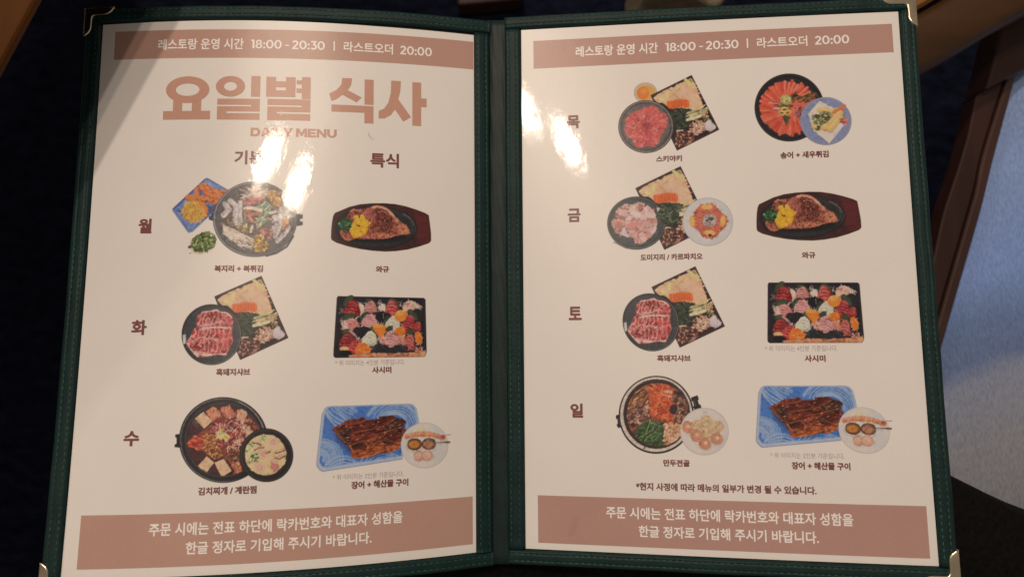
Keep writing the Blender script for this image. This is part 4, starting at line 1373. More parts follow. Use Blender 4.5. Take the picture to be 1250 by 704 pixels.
    a.poly([(790, 410), (830, 400), (866, 460), (858, 510), (820, 530), (800, 480)], a.tex([(214, 98, 28), (238, 134, 52)], 24), 5, 4); a.line([(832, 420), (858, 466), (850, 510)], 8, (246, 170, 90), 6, .8)
    a.scatter([(455, 470), (520, 440), (540, 500), (470, 540)], 24, (8, 18), (5, 9), [(226, 150, 130), (236, 176, 156), (216, 120, 100)], (0, 180), 5)
    a.scatter([(640, 450), (690, 440), (700, 510), (650, 510)], 22, (8, 18), (5, 9), [(226, 150, 130), (236, 180, 160), (230, 130, 90)], (0, 180), 5)
    # row 4
    fan(185, 480, 140, 140, (142, 44, 44), .1, 7, 22); lf(170, 400, 40, 18, -.4); a.line([(205, 400), (250, 430), (270, 470)], 18, (206, 140, 130), 10, .8)
    fan(255, 535, 110, 130, (178, 60, 54), .35, 5)
    a.poly([(255, 600), (250, 550), (290, 505), (340, 500), (400, 560), (380, 600)], a.tex([(214, 96, 30), (240, 132, 50), (228, 110, 40)], 16, 3), 5, 6)
    a.scatter([(262, 590), (290, 512), (350, 515), (390, 570), (370, 598)], 90, (5, 9), (4, 7), [(240, 130, 50), (220, 96, 30), (250, 160, 86)], (0, 180), 4)
    a.ell(158, 556, 42, 22, (240, 182, 120), 0, 6, 4); a.ell(165, 596, 56, 26, (18, 16, 20), 0, 8, 6); a.line([(120, 570), (196, 572)], 6, (60, 44, 36), 4)
    for x, y, w_, h_ in ((478, 560, 76, 44), (650, 566, 80, 44)):
        a.ell(x, y, w_, h_, a.tex([(18, 18, 20), (42, 42, 46), (26, 26, 28)], 14), -.1, 8, 16)
        a.scatter(a.circ(x, y, w_ * .8, h_ * .7, 16), 16, (5, 12), (2, 5), [(70, 72, 76), (16, 16, 18), (50, 52, 56)], (0, 180), 4)
    a.scatter([(795, 560), (850, 545), (880, 580), (800, 590)], 20, (8, 16), (5, 9), [(216, 130, 110), (230, 166, 140), (120, 60, 40)], (0, 180), 5)
    # light wood edge along the bottom
    a.poly([(190, 618), (240, 606), (400, 596), (600, 600), (890, 588), (896, 612), (880, 632), (200, 634)], a.tex([(176, 106, 66), (214, 146, 100), (150, 84, 52), (224, 164, 120)], 40, 4, 1.6, .8), 8, 5)
    a.poly([(840, 582), (896, 572), (893, 615), (880, 632), (840, 630)], (222, 160, 112), 10, op=.7)
    return finish(spread(a))


def swirl_plate(a, pts, rim, rimc, seed):
    a.poly(pts, rimc, 5)
    a.poly(rim, a.tex([(52, 94, 162), (74, 118, 182), (62, 106, 172)], 30, 2, 2, .8, .4), 8)
    a.mask(rim, 8)
    r = a.r
    for cx, cy, r0, r1, n, a0, a1 in ((380, 10, 60, 330, 15, 95, 200), (655, 250, 90, 250, 11, 190, 395), (80, 500, 18, 170, 11, 180, 420), (560, 620, 40, 200, 8, 190, 330), (250, 640, 40, 170, 6, 200, 330)):
        for k in range(n):
            rr = r0 + (r1 - r0) * (k + .5) / n
            wb = r.uniform(6, 17); st = a0 + r.uniform(0, 22); en = a1 - r.uniform(0, 22)
            P = [(cx + rr * (1 + .05 * math.sin(t * 5 + k)) * math.cos(math.radians(st + (en - st) * t)), cy + rr * (1 + .05 * math.sin(t * 5 + k)) * .92 * math.sin(math.radians(st + (en - st) * t))) for t in np.linspace(0, 1, 13)]
            a.line(P, wb, (178, 200, 226), 6, r.uniform(.5, .9))
            for q in range(2):
                o_ = r.uniform(-8, 8); i_ = r.integers(0, 6)
                a.line([(x + o_, y + o_ * .4) for x, y in P[i_:i_ + 7]], r.uniform(2, 3.5), (206, 220, 236), 3, .6)


def art_eel():
    a = Art(45, 65, 860, 612, 4.0, 11)
    out = [(110, 118), (130, 104), (760, 76), (800, 80), (828, 110), (846, 200), (850, 240), (720, 400), (715, 510), (100, 600), (80, 590), (55, 560), (52, 535), (90, 160)]
    a.poly([(p[0] - 3, p[1] + 5) for p in out], (120, 126, 146), 6)
    rim = [(132, 118), (150, 108), (760, 84), (795, 92), (815, 118), (834, 200), (836, 240), (716, 390), (706, 488), (120, 572), (90, 560), (72, 535), (80, 430), (110, 160)]
    swirl_plate(a, out, rim, (196, 206, 224), 4)
    a.mask(rim, 8)
    a.clip = None
    # shadow printed under the fish belongs to the picture
    a.poly([(165, 290), (300, 210), (740, 230), (740, 330), (600, 478), (350, 520), (300, 470), (200, 360)], (34, 44, 84), 36, op=.7)
    eel = [(168, 272), (250, 230), (292, 206), (410, 186), (430, 205), (525, 200), (530, 178), (640, 170), (672, 188), (740, 206), (745, 232), (712, 262), (748, 290), (720, 330), (690, 430), (600, 470), (578, 455), (470, 490), (350, 512), (318, 490), (300, 430), (250, 378), (205, 330)]
    a.poly(eel, a.tex([(56, 20, 16), (92, 34, 22), (122, 50, 28), (72, 26, 20), (40, 18, 17)], 32, 3, 2.4, .6, -.25, 2.0), 6, 6)
    a.mask(eel, 6)
    a.strands(eel, 320, (30, 80), (3, 7), [(112, 44, 24), (146, 64, 34), (72, 26, 18), (44, 18, 16), (96, 36, 22), (170, 88, 50), (34, 15, 14), (60, 22, 18)], (-28, 2), .12, 10, .65)
    for pts, c in (([(205, 330), (240, 290), (300, 320), (310, 390), (260, 375)], (50, 26, 22)), ([(320, 380), (400, 360), (430, 400), (340, 420)], (46, 26, 24)), ([(570, 340), (620, 330), (660, 370), (640, 395), (580, 380)], (48, 28, 26)), ([(590, 225), (690, 200), (745, 225), (700, 265), (600, 270)], (64, 42, 36)), ([(400, 320), (520, 290), (560, 310), (440, 350)], (58, 28, 24))):
        a.poly(pts, a.tex([np.array(c) - 12, np.array(c) + 16], 14), 14, 8, op=.8)
    for p, c in (([(172, 280), (215, 330), (300, 400), (320, 440)], (196, 120, 70)), ([(318, 462), (430, 445), (565, 402)], (186, 106, 58)), ([(405, 385), (470, 365), (560, 340)], (176, 96, 58)), ([(590, 425), (680, 395)], (180, 98, 54)), ([(330, 500), (470, 476), (570, 440)], (206, 124, 66)), ([(600, 460), (690, 420)], (200, 118, 62)), ([(560, 350), (640, 385), (700, 360)], (160, 90, 60)), ([(295, 212), (410, 192)], (190, 96, 54)), ([(535, 186), (640, 176)], (150, 66, 40)), ([(290, 290), (330, 330), (420, 300)], (150, 80, 52))):
        a.line(p, 11, c, 8, .75)
    a.scatter(eel, 60, (4, 10), (2, 4), [(226, 160, 120), (200, 120, 80), (30, 14, 12)], (-30, 10), 4)
    a.poly([(318, 445), (560, 405), (575, 450), (470, 488), (350, 510), (322, 490)], a.tex([(150, 70, 34), (186, 104, 54), (120, 52, 28)], 16, 8, 2.5, .6, -.2), 14, op=.7)
    a.poly([(582, 430), (690, 395), (690, 430), (600, 468)], a.tex([(150, 70, 34), (186, 104, 54), (120, 52, 28)], 16, 8, 2.5, .6, -.2), 14, op=.7)
    fil = (([(166, 272), (292, 204), (412, 186), (436, 206), (318, 262), (210, 306)], 0),
           ([(296, 262), (420, 214), (525, 200), (530, 180), (640, 170), (676, 190), (560, 262), (400, 300), (300, 312)], 1),
           ([(206, 306), (300, 262), (318, 320), (310, 392), (262, 384)], 2),
           ([(560, 262), (676, 196), (742, 208), (748, 232), (706, 268), (596, 300)], 2),
           ([(300, 318), (420, 302), (566, 262), (590, 304), (560, 338), (420, 372), (318, 404)], 0),
           ([(584, 316), (706, 270), (750, 292), (720, 350), (648, 392), (578, 350)], 1),
           ([(408, 380), (560, 332), (574, 372), (440, 416)], 0),
           ([(312, 446), (420, 422), (562, 384), (578, 446), (470, 490), (350, 512), (322, 494)], 3),
           ([(582, 420), (640, 400), (700, 372), (694, 428), (600, 470)], 3))
    for P, kind in fil:
        c = [np.array((92, 36, 24.)), np.array((74, 27, 20.)), np.array((54, 30, 27.)), np.array((134, 62, 32.))][kind]
        a.poly([(x + 4, y + 9) for x, y in P], (22, 11, 11), 7, 4, op=.85)
        a.poly(P, a.tex([c * .55, c, c * 1.35, c * .8], 20, kind, 2.6, .5, -.3, 1.9), 4, 6)
        a.strands(P, 26, (24, 60), (2, 4), [c * .45, c * 1.55 + 8, c * .7, (176, 92, 50)], (-26, -6), .1, 6, .6)
        Q = np.array(P); n_ = len(P)
        for i in range(n_):                      # pale cut edge facing the viewer
            u_, v_ = Q[i], Q[(i + 1) % n_]
            if (v_ - u_)[0] < 0 and abs((v_ - u_)[0]) > 20: a.line([u_ + (2, -4), v_ + (2, -4)], 7, (196, 118, 64) if kind == 3 else (158, 86, 50), 5, .75)
        a.scatter(P, 5, (5, 11), (2, 3), [(210, 140, 100)], (-30, 0), 4)
    a.clip = None
    return finish(spread(a))


def art_seafood():
    a = Art(690, 220, 1100, 585, 3.4, 13)
    a.ell(885, 402, 186, 176, (206, 190, 174), 0, 6)
    a.ell(880, 400, 172, 162, a.tex([(210, 196, 180), (222, 208, 190), (204, 194, 184)], 80), 0, 20)
    a.mask(a.circ(885, 402, 182, 172), 6)
    a.ell(980, 330, 74, 86, (206, 206, 202), .4, 60, op=.6)
    a.ell(1000, 480, 70, 70, (190, 184, 180), .4, 60, op=.5)
    a.ring(885, 402, 178, 168, 4, (190, 176, 164), soft=8, op=.5)
    a.ell(862, 282, 44, 26, (226, 204, 158), 0, 24, op=.7)
    a.clip = None
    # prawn on a stick
    a.line([(1030, 325), (1092, 318)], 5, (190, 130, 104), 4)
    for k in range(15):
        t = k / 14; x = 742 + t * 290; y = 334 - 26 * math.sin(t * 2.6) + 24 * t * t
        a.ell(x, y, 15, 24 - 8 * abs(t - .4), (206 - 6 * (k % 2), 110 + 18 * (k % 3), 82), .25, 5); a.ell(x - 4, y - 8, 7, 8, (232, 178, 150), .2, 6, op=.8)
        a.line([(x + 9, y - 16), (x + 6, y + 16)], 3, (176, 76, 56), 4, .6)
    a.ell(1030, 338, 22, 16, (190, 76, 56), .2, 5)
    # clams
    for x, y, rx, ry, c1, c2 in ((806, 394, 58, 46, (112, 72, 44), (196, 128, 62)), (918, 392, 56, 46, (116, 78, 58), (164, 114, 84))):
        a.ell(x, y, rx, ry, a.tex([np.array(c1) - 22, np.array(c1) + 14], 16), -.1, 5, 4)
        a.ell(x - 4, y + 2, rx * .72, ry * .62, a.tex([np.array(c2) - 30, np.array(c2) + 18], 18, 4), -.1, 10, 4)
        a.ring(x, y, rx * .95, ry * .95, 6, (66, 44, 34), soft=6, op=.7)
        for k in range(5): a.ring(x, y + 2, rx * (.2 + .15 * k), ry * (.15 + .13 * k), 2, np.array(c2) - 50, soft=4, op=.5)
    a.line([(972, 380), (1030, 380)], 9, (136, 98, 80), 5); a.line([(1030, 380), (1082, 378)], 14, (104, 80, 70), 5)
    # scallops
    for x, y, rx, ry in ((836, 482, 36, 40), (904, 480, 46, 40)):
        a.ell(x + 2, y + 4, rx + 3, ry + 3, (160, 104, 84), 0, 8, op=.7); a.ell(x, y, rx, ry, (204, 150, 122), 0, 6, 5)
        a.ell(x, y - 4, rx * .7, ry * .62, a.tex([(206, 162, 134), (226, 184, 156)], 12), 0, 10); a.ring(x, y, rx * .8, ry * .8, 4, (176, 112, 88), soft=5, op=.6)
        a.line([(x - 16, y + 8), (x + 14, y + 12)], 5, (146, 92, 74), 5, .6)
    return finish(spread(a))


def art_fishtray():
    a = Art(50, 35, 535, 480, 3.4, 15)
    out = [(318, 48), (338, 44), (352, 52), (520, 150), (528, 170), (505, 205), (225, 462), (195, 470), (180, 455), (66, 300), (62, 282)]
    a.poly(out, (66, 84, 138), 5)
    a.poly([(320, 62), (340, 58), (508, 160), (510, 176), (490, 205), (222, 444), (196, 450), (78, 292)], a.tex([(74, 92, 146), (130, 146, 182), (92, 110, 160), (160, 172, 194)], 30, 2, 1.6, .8, .7, 2), 8)
    a.line([(66, 290), (188, 462), (224, 456), (400, 300)], 6, (176, 186, 200), 5, .8); a.line([(322, 54), (345, 52), (518, 156)], 5, (150, 164, 190), 5, .7)
    a.poly([(345, 270), (430, 240), (500, 200), (500, 230), (400, 300), (345, 340)], (44, 52, 84), 20, op=.8)
    # fried fish strips
    for p, w_ in (([(250, 135), (262, 190), (275, 222)], 36), ([(285, 105), (330, 150), (345, 200)], 38), ([(318, 98), (360, 140), (420, 150)], 36), ([(380, 155), (440, 160), (500, 158)], 36), ([(300, 200), (370, 215), (460, 210)], 42), ([(390, 235), (440, 228), (480, 205)], 30), ([(180, 195), (215, 190), (240, 205)], 38), ([(300, 250), (322, 290), (310, 330)], 44), ([(330, 165), (390, 185), (440, 190)], 34)):
        a.line([(x + 4, y + 7) for x, y in p], w_ + 4, (110, 44, 26), 8, .8)
        a.line(p, w_, a.tex([(196, 92, 36), (222, 120, 48), (206, 100, 42), (232, 146, 76)], 16, 4), 6)
        a.line([(x - 4, y - 6) for x, y in p], w_ * .35, (236, 150, 84), 8, .6)
    a.scatter([(250, 120), (330, 95), (430, 140), (500, 150), (470, 225), (300, 235)], 60, (5, 12), (3, 7), [(180, 76, 34), (236, 150, 84), (150, 56, 30), (226, 124, 56)], (0, 180), 4)
    # shredded yellow garnish
    yp = [(130, 300), (165, 245), (215, 215), (265, 230), (310, 290), (325, 340), (285, 385), (215, 392), (160, 360)]
    a.poly(yp, a.tex([(176, 120, 40), (208, 156, 62), (190, 136, 48)], 16), 8, 10)
    a.strands(yp, 190, (16, 38), (3, 6), [(226, 178, 84), (206, 150, 56), (184, 122, 40), (238, 198, 112), (160, 100, 34)], (0, 180), .6, 10)
    return finish(spread(a))


def art_herbs():
    a = Art(180, 445, 425, 650, 3.2, 17)
    hp = [(225, 520), (285, 478), (325, 465), (395, 490), (412, 545), (380, 590), (340, 605), (300, 622), (240, 610), (222, 570)]
    a.poly([(p[0] - 8, p[1] + 12) for p in hp], (196, 172, 128), 30, op=.5)
    a.poly(hp, a.tex([(40, 52, 24), (74, 90, 40), (54, 66, 30)], 14), 8, 16, 18)
    a.scatter(hp, 170, (6, 17), (3, 8), [(92, 110, 52), (52, 70, 30), (128, 140, 74), (36, 48, 22), (74, 94, 40), (150, 158, 96)], (0, 180), 4)
    a.scatter([(320, 460), (370, 465), (350, 495)], 8, (8, 18), (3, 6), [(110, 126, 60)], (-60, 20), 4)
    a.ell(205, 580, 14, 11, (66, 70, 34), 0, 5, 6); a.ell(210, 628, 5, 4, (120, 110, 70), 0, 4)
    a.line([(340, 595), (345, 625)], 5, (60, 74, 32), 4)
    return finish(spread(a))


def art_fishpot():
    a = Art(340, 62, 1095, 668, 3.6, 19)
    a.poly([(1030, 330), (1062, 322), (1066, 334), (1086, 328), (1084, 360), (1062, 366), (1064, 384), (1086, 388), (1084, 412), (1040, 420)], (62, 62, 68), 5)
    a.poly([(352, 346), (372, 336), (372, 318), (410, 316), (420, 370), (380, 378), (352, 368)], (48, 52, 76), 5)
    a.ell(713, 366, 328, 294, (70, 68, 70), 0, 5)  # pot greys include glare haze painted into the colour
    a.ring(713, 366, 318, 284, 7, (156, 150, 146), soft=6, op=.9, a0=90, a1=290)
    a.ring(713, 366, 318, 284, 5, (120, 116, 112), soft=6, op=.8)
    a.ell(716, 362, 304, 272, a.tex([(58, 56, 54), (84, 80, 76), (68, 66, 62)], 20), 0, 8)
    a.line([(1010, 500), (960, 580), (880, 630), (800, 652)], 14, (56, 56, 62), 8, .8)
    a.mask(a.circ(716, 362, 296, 262), 6)
    a.scatter(a.circ(716, 362, 270, 230), 120, (8, 20), (5, 10), [(112, 96, 84), (84, 74, 66), (150, 130, 110), (70, 62, 58)], (0, 180), 5)
    a.scatter(a.circ(700, 370, 225, 195), 230, (10, 26), (5, 11), [(120, 92, 70), (150, 118, 90), (92, 70, 56), (176, 146, 114), (104, 84, 62), (74, 58, 48)], (0, 180), 5, (50, 42, 38))
    # onion and leek threads at the top
    a.strands([(590, 180), (700, 110), (760, 130), (840, 150), (830, 190), (640, 210)], 60, (40, 120), (3, 6), [(196, 168, 150), (214, 190, 170), (176, 140, 124), (150, 116, 102)], (-20, 30), .2)
    a.line([(600, 205), (700, 170), (830, 150)], 9, (216, 194, 172), 5)
    # red meat
    rp = [(610, 225), (690, 190), (770, 200), (770, 225), (690, 255), (640, 262)]
    a.poly(rp, a.tex([(126, 56, 56), (160, 86, 80), (184, 120, 108)], 18), 8, 10); a.strands(rp, 40, (20, 44), (4, 7), [(166, 84, 80), (130, 54, 54), (198, 146, 134)], (-30, 10), .3)
    # yellow mushrooms upper right
    a.scatter([(830, 150), (880, 140), (915, 215), (890, 290), (850, 240), (815, 190)], 60, (9, 18), (6, 11), [(214, 158, 74), (192, 132, 58), (226, 178, 104), (170, 110, 46)], (0, 180), 5, (110, 70, 36))
    # pale blue-grey fish slices
    for p, w_ in (([(480, 250), (510, 290), (470, 335)], 44), ([(520, 225), (570, 270), (560, 340), (565, 400)], 40), ([(600, 235), (595, 320), (600, 400)], 34), ([(870, 355), (890, 390), (880, 450), (840, 470)], 48), ([(905, 340), (905, 420), (870, 500)], 40), ([(980, 430), (940, 490), (885, 540)], 32)):
        a.line([(x + 5, y + 5) for x, y in p], w_ + 6, (66, 60, 66), 8, .7)
        a.line(p, w_, a.tex([(176, 160, 150), (206, 190, 176), (150, 136, 132), (216, 200, 184)], 22, 5), 8)
        a.line([(x - w_ * .3, y) for x, y in p], 6, (128, 118, 132), 6, .6)
        a.line([(x + w_ * .25, y) for x, y in p], 5, (226, 214, 204), 6, .7)
    a.scatter([(830, 370), (900, 350), (900, 430), (850, 470)], 14, (4, 9), (3, 6), [(110, 110, 150), (236, 226, 216)], (0, 180), 4)
    # green leek
    gp = [(720, 270), (800, 240), (830, 300), (790, 360), (800, 410), (740, 420), (720, 370), (770, 330)]
    a.scatter(gp, 60, (12, 30), (5, 9), [(142, 156, 122), (176, 184, 152), (112, 132, 98), (196, 198, 170), (98, 122, 88)], (-60, 40), 5, (70, 78, 62))
    # crab sticks, tofu, mushrooms
    for p, c, w_ in (([(630, 285), (690, 280), (760, 302)], (216, 190, 164), 26), ([(640, 300), (680, 330), (730, 325)], (172, 82, 74), 24), ([(660, 340), (690, 380)], (196, 116, 96), 22), ([(830, 320), (870, 310)], (224, 200, 176), 22), ([(690, 425), (680, 465)], (226, 206, 180), 20), ([(710, 425), (715, 460)], (66, 56, 50), 12)):
        a.line([(x + 3, y + 5) for x, y in p], w_ + 5, (70, 56, 52), 7, .7); a.line(p, w_, c, 6)
    a.scatter([(575, 420), (640, 400), (690, 450), (640, 470), (590, 460)], 30, (8, 18), (6, 10), [(176, 152, 96), (146, 120, 76), (206, 184, 130), (110, 92, 62)], (0, 180), 5, (74, 60, 44))
    a.scatter([(760, 450), (820, 440), (850, 480), (820, 520), (770, 500)], 30, (10, 20), (7, 12), [(176, 104, 92), (150, 74, 66), (196, 136, 120), (122, 60, 54)], (0, 180), 5, (84, 44, 40))
    a.scatter([(925, 360), (965, 370), (970, 420), (930, 440)], 22, (8, 17), (6, 10), [(190, 120, 92), (206, 150, 110), (160, 92, 70), (214, 160, 84)], (0, 180), 5)
    # enoki bundle and yellow flowers at the bottom
    for k in range(44):
        t = a.r.random(); x0 = 462 + 20 * a.r.random(); y0 = 415 + 70 * t
        x1 = 600 + 120 * a.r.random(); y1 = 500 + 100 * t * a.r.uniform(.6, 1.1)
        a.line([(x0, y0), ((x0 + x1) / 2, (y0 + y1) / 2 + a.r.normal(0, 8)), (x1, y1)], a.r.uniform(3, 6), np.array((222, 200, 178)) + a.r.normal(0, 16), 4, .9)
    a.strands([(500, 520), (620, 520), (700, 580), (600, 600)], 30, (40, 90), (3, 5), [(150, 120, 108), (120, 92, 84), (214, 194, 176)], (5, 35), .2)
    a.scatter([(715, 500), (760, 490), (815, 570), (790, 620), (715, 628)], 60, (9, 17), (6, 11), [(214, 168, 66), (190, 140, 50), (232, 196, 104), (160, 110, 44)], (0, 180), 5, (104, 72, 34))
    a.clip = None
    return finish(spread(a))


def art_kimchi():
    a = Art(40, 18, 740, 648, 3.2, 21)
    a.poly([(52, 296), (90, 290), (92, 320), (130, 320), (130, 362), (90, 362), (84, 388), (48, 384), (50, 366), (62, 360), (62, 318), (52, 314)], (24, 22, 26), 5)
    a.ell(398, 330, 318, 306, (26, 23, 27), 0, 5)
    a.ring(398, 332, 306, 296, 6, (128, 118, 114), soft=6, op=.85, a0=60, a1=300)
    a.ring(396, 326, 300, 288, 8, (190, 176, 164), soft=8, op=.7, a0=285, a1=350)
    a.ring(398, 330, 272, 262, 5, (84, 76, 76), soft=6, op=.8)
    a.ell(398, 332, 262, 252, a.tex([(44, 18, 22), (66, 28, 30), (52, 22, 24)], 36), 0, 8)
    a.mask(a.circ(398, 330, 266, 256), 6)
    a.ell(200, 212, 40, 24, (78, 66, 66), .9, 20, op=.6)
    base = [(160, 340), (250, 260), (300, 180), (380, 110), (560, 130), (660, 240), (560, 330), (520, 520), (440, 470), (300, 450), (250, 400)]
    a.poly(base, a.tex([(96, 34, 30), (140, 60, 40), (84, 30, 28), (176, 100, 60)], 24, 2), 20, 14)
    # pork belly slices
    for pts, c in (([(268, 130), (330, 90), (385, 150), (318, 200)], (196, 116, 82)), ([(378, 100), (440, 78), (480, 160), (440, 190), (400, 160)], (190, 104, 78)), ([(500, 112), (568, 116), (560, 180), (540, 222), (486, 200)], (216, 160, 124))):
        a.poly(pts, a.tex([np.array(c) - 36, np.array(c), np.array(c) + 26], 18, 4, .6, 2.4, .3), 6, 6)
        a.strands(pts, 12, (20, 44), (4, 7), [(232, 188, 152), (170, 76, 58), (222, 150, 118)], (50, 110), .3, 8, .8)
    # tofu
    for pts in ([(192, 180), (250, 130), (318, 200), (258, 254)], [(208, 528), (280, 448), (330, 494), (266, 584)], [(334, 494), (402, 468), (456, 552), (388, 598)]):
        a.poly([(x + 3, y + 8) for x, y in pts], (40, 16, 18), 10, op=.7)
        a.poly(pts, a.tex([(206, 160, 118), (226, 186, 142), (216, 174, 130)], 20, 6), 5, 3)
        a.scatter(pts, 12, (3, 7), (2, 4), [(186, 120, 80), (236, 204, 166)], (0, 180), 4)
    # kimchi, onion, bean sprouts
    a.scatter([(150, 350), (210, 300), (262, 330), (262, 385), (210, 400), (152, 380)], 50, (12, 26), (7, 13), [(186, 62, 42), (206, 88, 58), (150, 40, 32), (220, 120, 84), (196, 70, 48)], (-30, 40), 5, (96, 26, 24))
    a.scatter([(255, 290), (340, 270), (380, 380), (390, 450), (330, 470), (262, 410)], 110, (7, 15), (4, 8), [(206, 140, 56), (176, 104, 40), (222, 166, 80), (140, 76, 34), (196, 120, 60)], (0, 180), 4, (80, 36, 26))
    rp = [(330, 210), (440, 180), (540, 210), (580, 290), (520, 370), (480, 440), (400, 400), (360, 340), (300, 250)]
    a.scatter(rp, 120, (12, 28), (5, 10), [(120, 34, 40), (150, 52, 50), (94, 24, 32), (176, 84, 74), (196, 130, 110)], (0, 180), 4, (60, 18, 22))
    a.strands(rp, 90, (24, 56), (4, 7), [(206, 160, 132), (140, 44, 48), (180, 100, 88), (110, 28, 36), (222, 184, 150)], (0, 180), .6, 10)
    a.scatter([(340, 280), (390, 260), (430, 300), (420, 330), (370, 320)], 26, (10, 22), (6, 10), [(216, 190, 128), (226, 206, 156), (186, 160, 84), (196, 186, 110)], (0, 180), 5)
    a.scatter([(430, 420), (520, 400), (540, 480), (480, 520), (430, 470)], 50, (9, 20), (5, 9), [(130, 60, 40), (90, 40, 32), (170, 90, 56), (110, 90, 50)], (0, 180), 4, (50, 20, 20))
    a.scatter([(560, 180), (650, 200), (660, 260), (580, 270), (550, 230)], 50, (10, 20), (6, 10), [(120, 50, 38), (160, 76, 48), (90, 34, 30), (196, 140, 100)], (0, 180), 5, (50, 18, 20))
    a.scatter([(540, 240), (600, 240), (600, 300), (550, 310)], 22, (10, 20), (6, 9), [(214, 176, 136), (190, 140, 100), (226, 196, 160)], (0, 180), 5)
    a.scatter([(462, 510), (530, 490), (520, 570), (480, 590)], 22, (12, 22), (8, 13), [(206, 130, 92), (222, 156, 118), (180, 92, 62)], (40, 110), 5, (80, 34, 28))
    a.clip = None
    return finish(spread(a))


def art_custard():
    a = Art(505, 242, 905, 640, 3.0, 23)
    a.ell(706, 441, 192, 192, (30, 27, 27), 0, 5)
    a.ring(706, 441, 180, 180, 6, (66, 60, 58), soft=8, op=.7)
    a.ell(702, 440, 156, 154, (44, 34, 30), 0, 6)
    a.ell(700, 438, 148, 146, a.tex([(206, 172, 118), (224, 194, 142), (214, 182, 128)], 40), 0, 6, 6)
    a.mask(a.circ(700, 438, 146, 144), 6)
    a.scatter([(560, 380), (640, 300), (700, 290), (720, 330), (640, 400), (640, 490), (590, 500), (555, 450)], 70, (8, 18), (4, 7), [(176, 176, 110), (206, 196, 140), (132, 140, 80), (222, 206, 158)], (0, 180), 4)
    a.scatter([(590, 440), (645, 430), (650, 490), (600, 490)], 26, (5, 11), (3, 6), [(60, 84, 48), (92, 112, 64), (40, 60, 36)], (0, 180), 4)
    for x, y in ((758, 348), (690, 432), (658, 528)):
        a.ell(x, y, 40, 38, (226, 190, 156), 0, 5, 3); a.ring(x, y, 36, 34, 4, (206, 150, 120), soft=5, op=.7)
        a.ring(x - 1, y, 18, 17, 6, (206, 116, 100), soft=5, op=.9); a.ell(x, y + 1, 6, 6, (206, 120, 104), 0, 5); a.ring(x + 3, y, 11, 10, 4, (226, 190, 160), soft=4, op=.8)
    for p, w_ in (([(610, 345), (650, 350), (678, 372)], 24), ([(770, 420), (810, 412), (845, 396)], 22), ([(765, 458), (800, 462), (840, 440)], 20), ([(745, 490), (775, 500), (765, 548)], 30), ([(620, 400), (650, 385), (690, 380)], 16)):
        a.line(p, w_, (186, 140, 110), 6); a.line([(x, y + w_ * .4) for x, y in p], 6, (70, 40, 34), 5, .9); a.line([(x, y - w_ * .2) for x, y in p], w_ * .4, (216, 172, 136), 6, .8)
    a.line([(700, 430), (735, 415)], 6, (60, 36, 32), 4)
    a.ell(765, 525, 30, 26, (186, 110, 100), .4, 8, 6)
    a.clip = None
    return finish(spread(a))


def art_beef():
    a = Art(52, 232, 505, 660, 3.2, 25)
    a.ell(278, 446, 216, 205, (66, 58, 54), 0, 5)
    a.ring(278, 446, 206, 196, 10, (128, 116, 106), soft=7, op=.85)
    a.ring(278, 446, 213, 202, 4, (60, 54, 52), soft=5, op=.8)
    a.ell(280, 446, 190, 180, a.tex([(72, 66, 62), (96, 88, 82), (80, 74, 70)], 18), 0, 8)
    a.line([(380, 590), (450, 530), (480, 450)], 9, (44, 40, 40), 8, .6)
    mp_ = [(118, 430), (125, 385), (170, 340), (230, 320), (280, 285), (340, 282), (375, 320), (430, 345), (450, 385), (455, 425), (415, 480), (385, 520), (380, 575), (340, 605), (280, 600), (210, 615), (180, 565), (120, 510), (108, 470)]
    a.poly(mp_, a.tex([(164, 58, 54), (196, 86, 78), (180, 70, 64), (214, 112, 100)], 26), 6, 14, 30)
    a.mask(mp_, 14)
    for k in range(170):
        an = a.r.uniform(0, 6.283); r0 = a.r.uniform(10, 150) ; r1 = r0 + a.r.uniform(20, 50)
        sw = .35
        P = [(285 + math.cos(an + sw * r / 150) * r * 1.05, 445 + math.sin(an + sw * r / 150) * r * .95) for r in (r0, (r0 + r1) / 2, r1)]
        a.line(P, a.r.uniform(4, 10), np.array([(176, 62, 58), (206, 96, 88), (226, 140, 126), (150, 44, 48), (196, 80, 72)][a.r.integers(5)]) + a.r.normal(0, 8), 5, .7)
    a.strands(mp_, 130, (14, 36), (3, 5), [(230, 160, 146), (216, 124, 112), (150, 44, 46), (236, 176, 160)], (0, 180), .5, 8, .65)
    a.poly([(250, 425), (300, 415), (320, 450), (280, 500), (250, 470)], (140, 38, 46), 26, 10, op=.7)
    a.line([(255, 440), (290, 420), (325, 440)], 6, (104, 28, 36), 8, .7); a.line([(270, 500), (280, 460), (300, 440)], 7, (120, 30, 40), 8, .6)
    a.poly([(250, 500), (330, 500), (340, 580), (290, 590)], (184, 52, 62), 40, op=.5)
    a.clip = None
    return finish(spread(a))


def art_yolk():
    a = Art(183, 98, 372, 262, 3.2, 27)
    a.ell(274, 180, 90, 78, (176, 160, 136), 0, 6)
    a.ell(274, 180, 82, 71, a.tex([(200, 172, 128), (186, 156, 112), (206, 184, 150)], 30), 0, 8)
    a.ring(274, 180, 87, 75, 4, (150, 138, 120), soft=6, op=.6)
    a.ell(290, 180, 60, 58, (206, 150, 72), 0, 16)
    a.ell(255, 184, 48, 52, (226, 120, 44), 0, 10)
    a.ell(262, 170, 26, 24, (240, 156, 76), 0, 20, op=.8)
    return finish(spread(a))


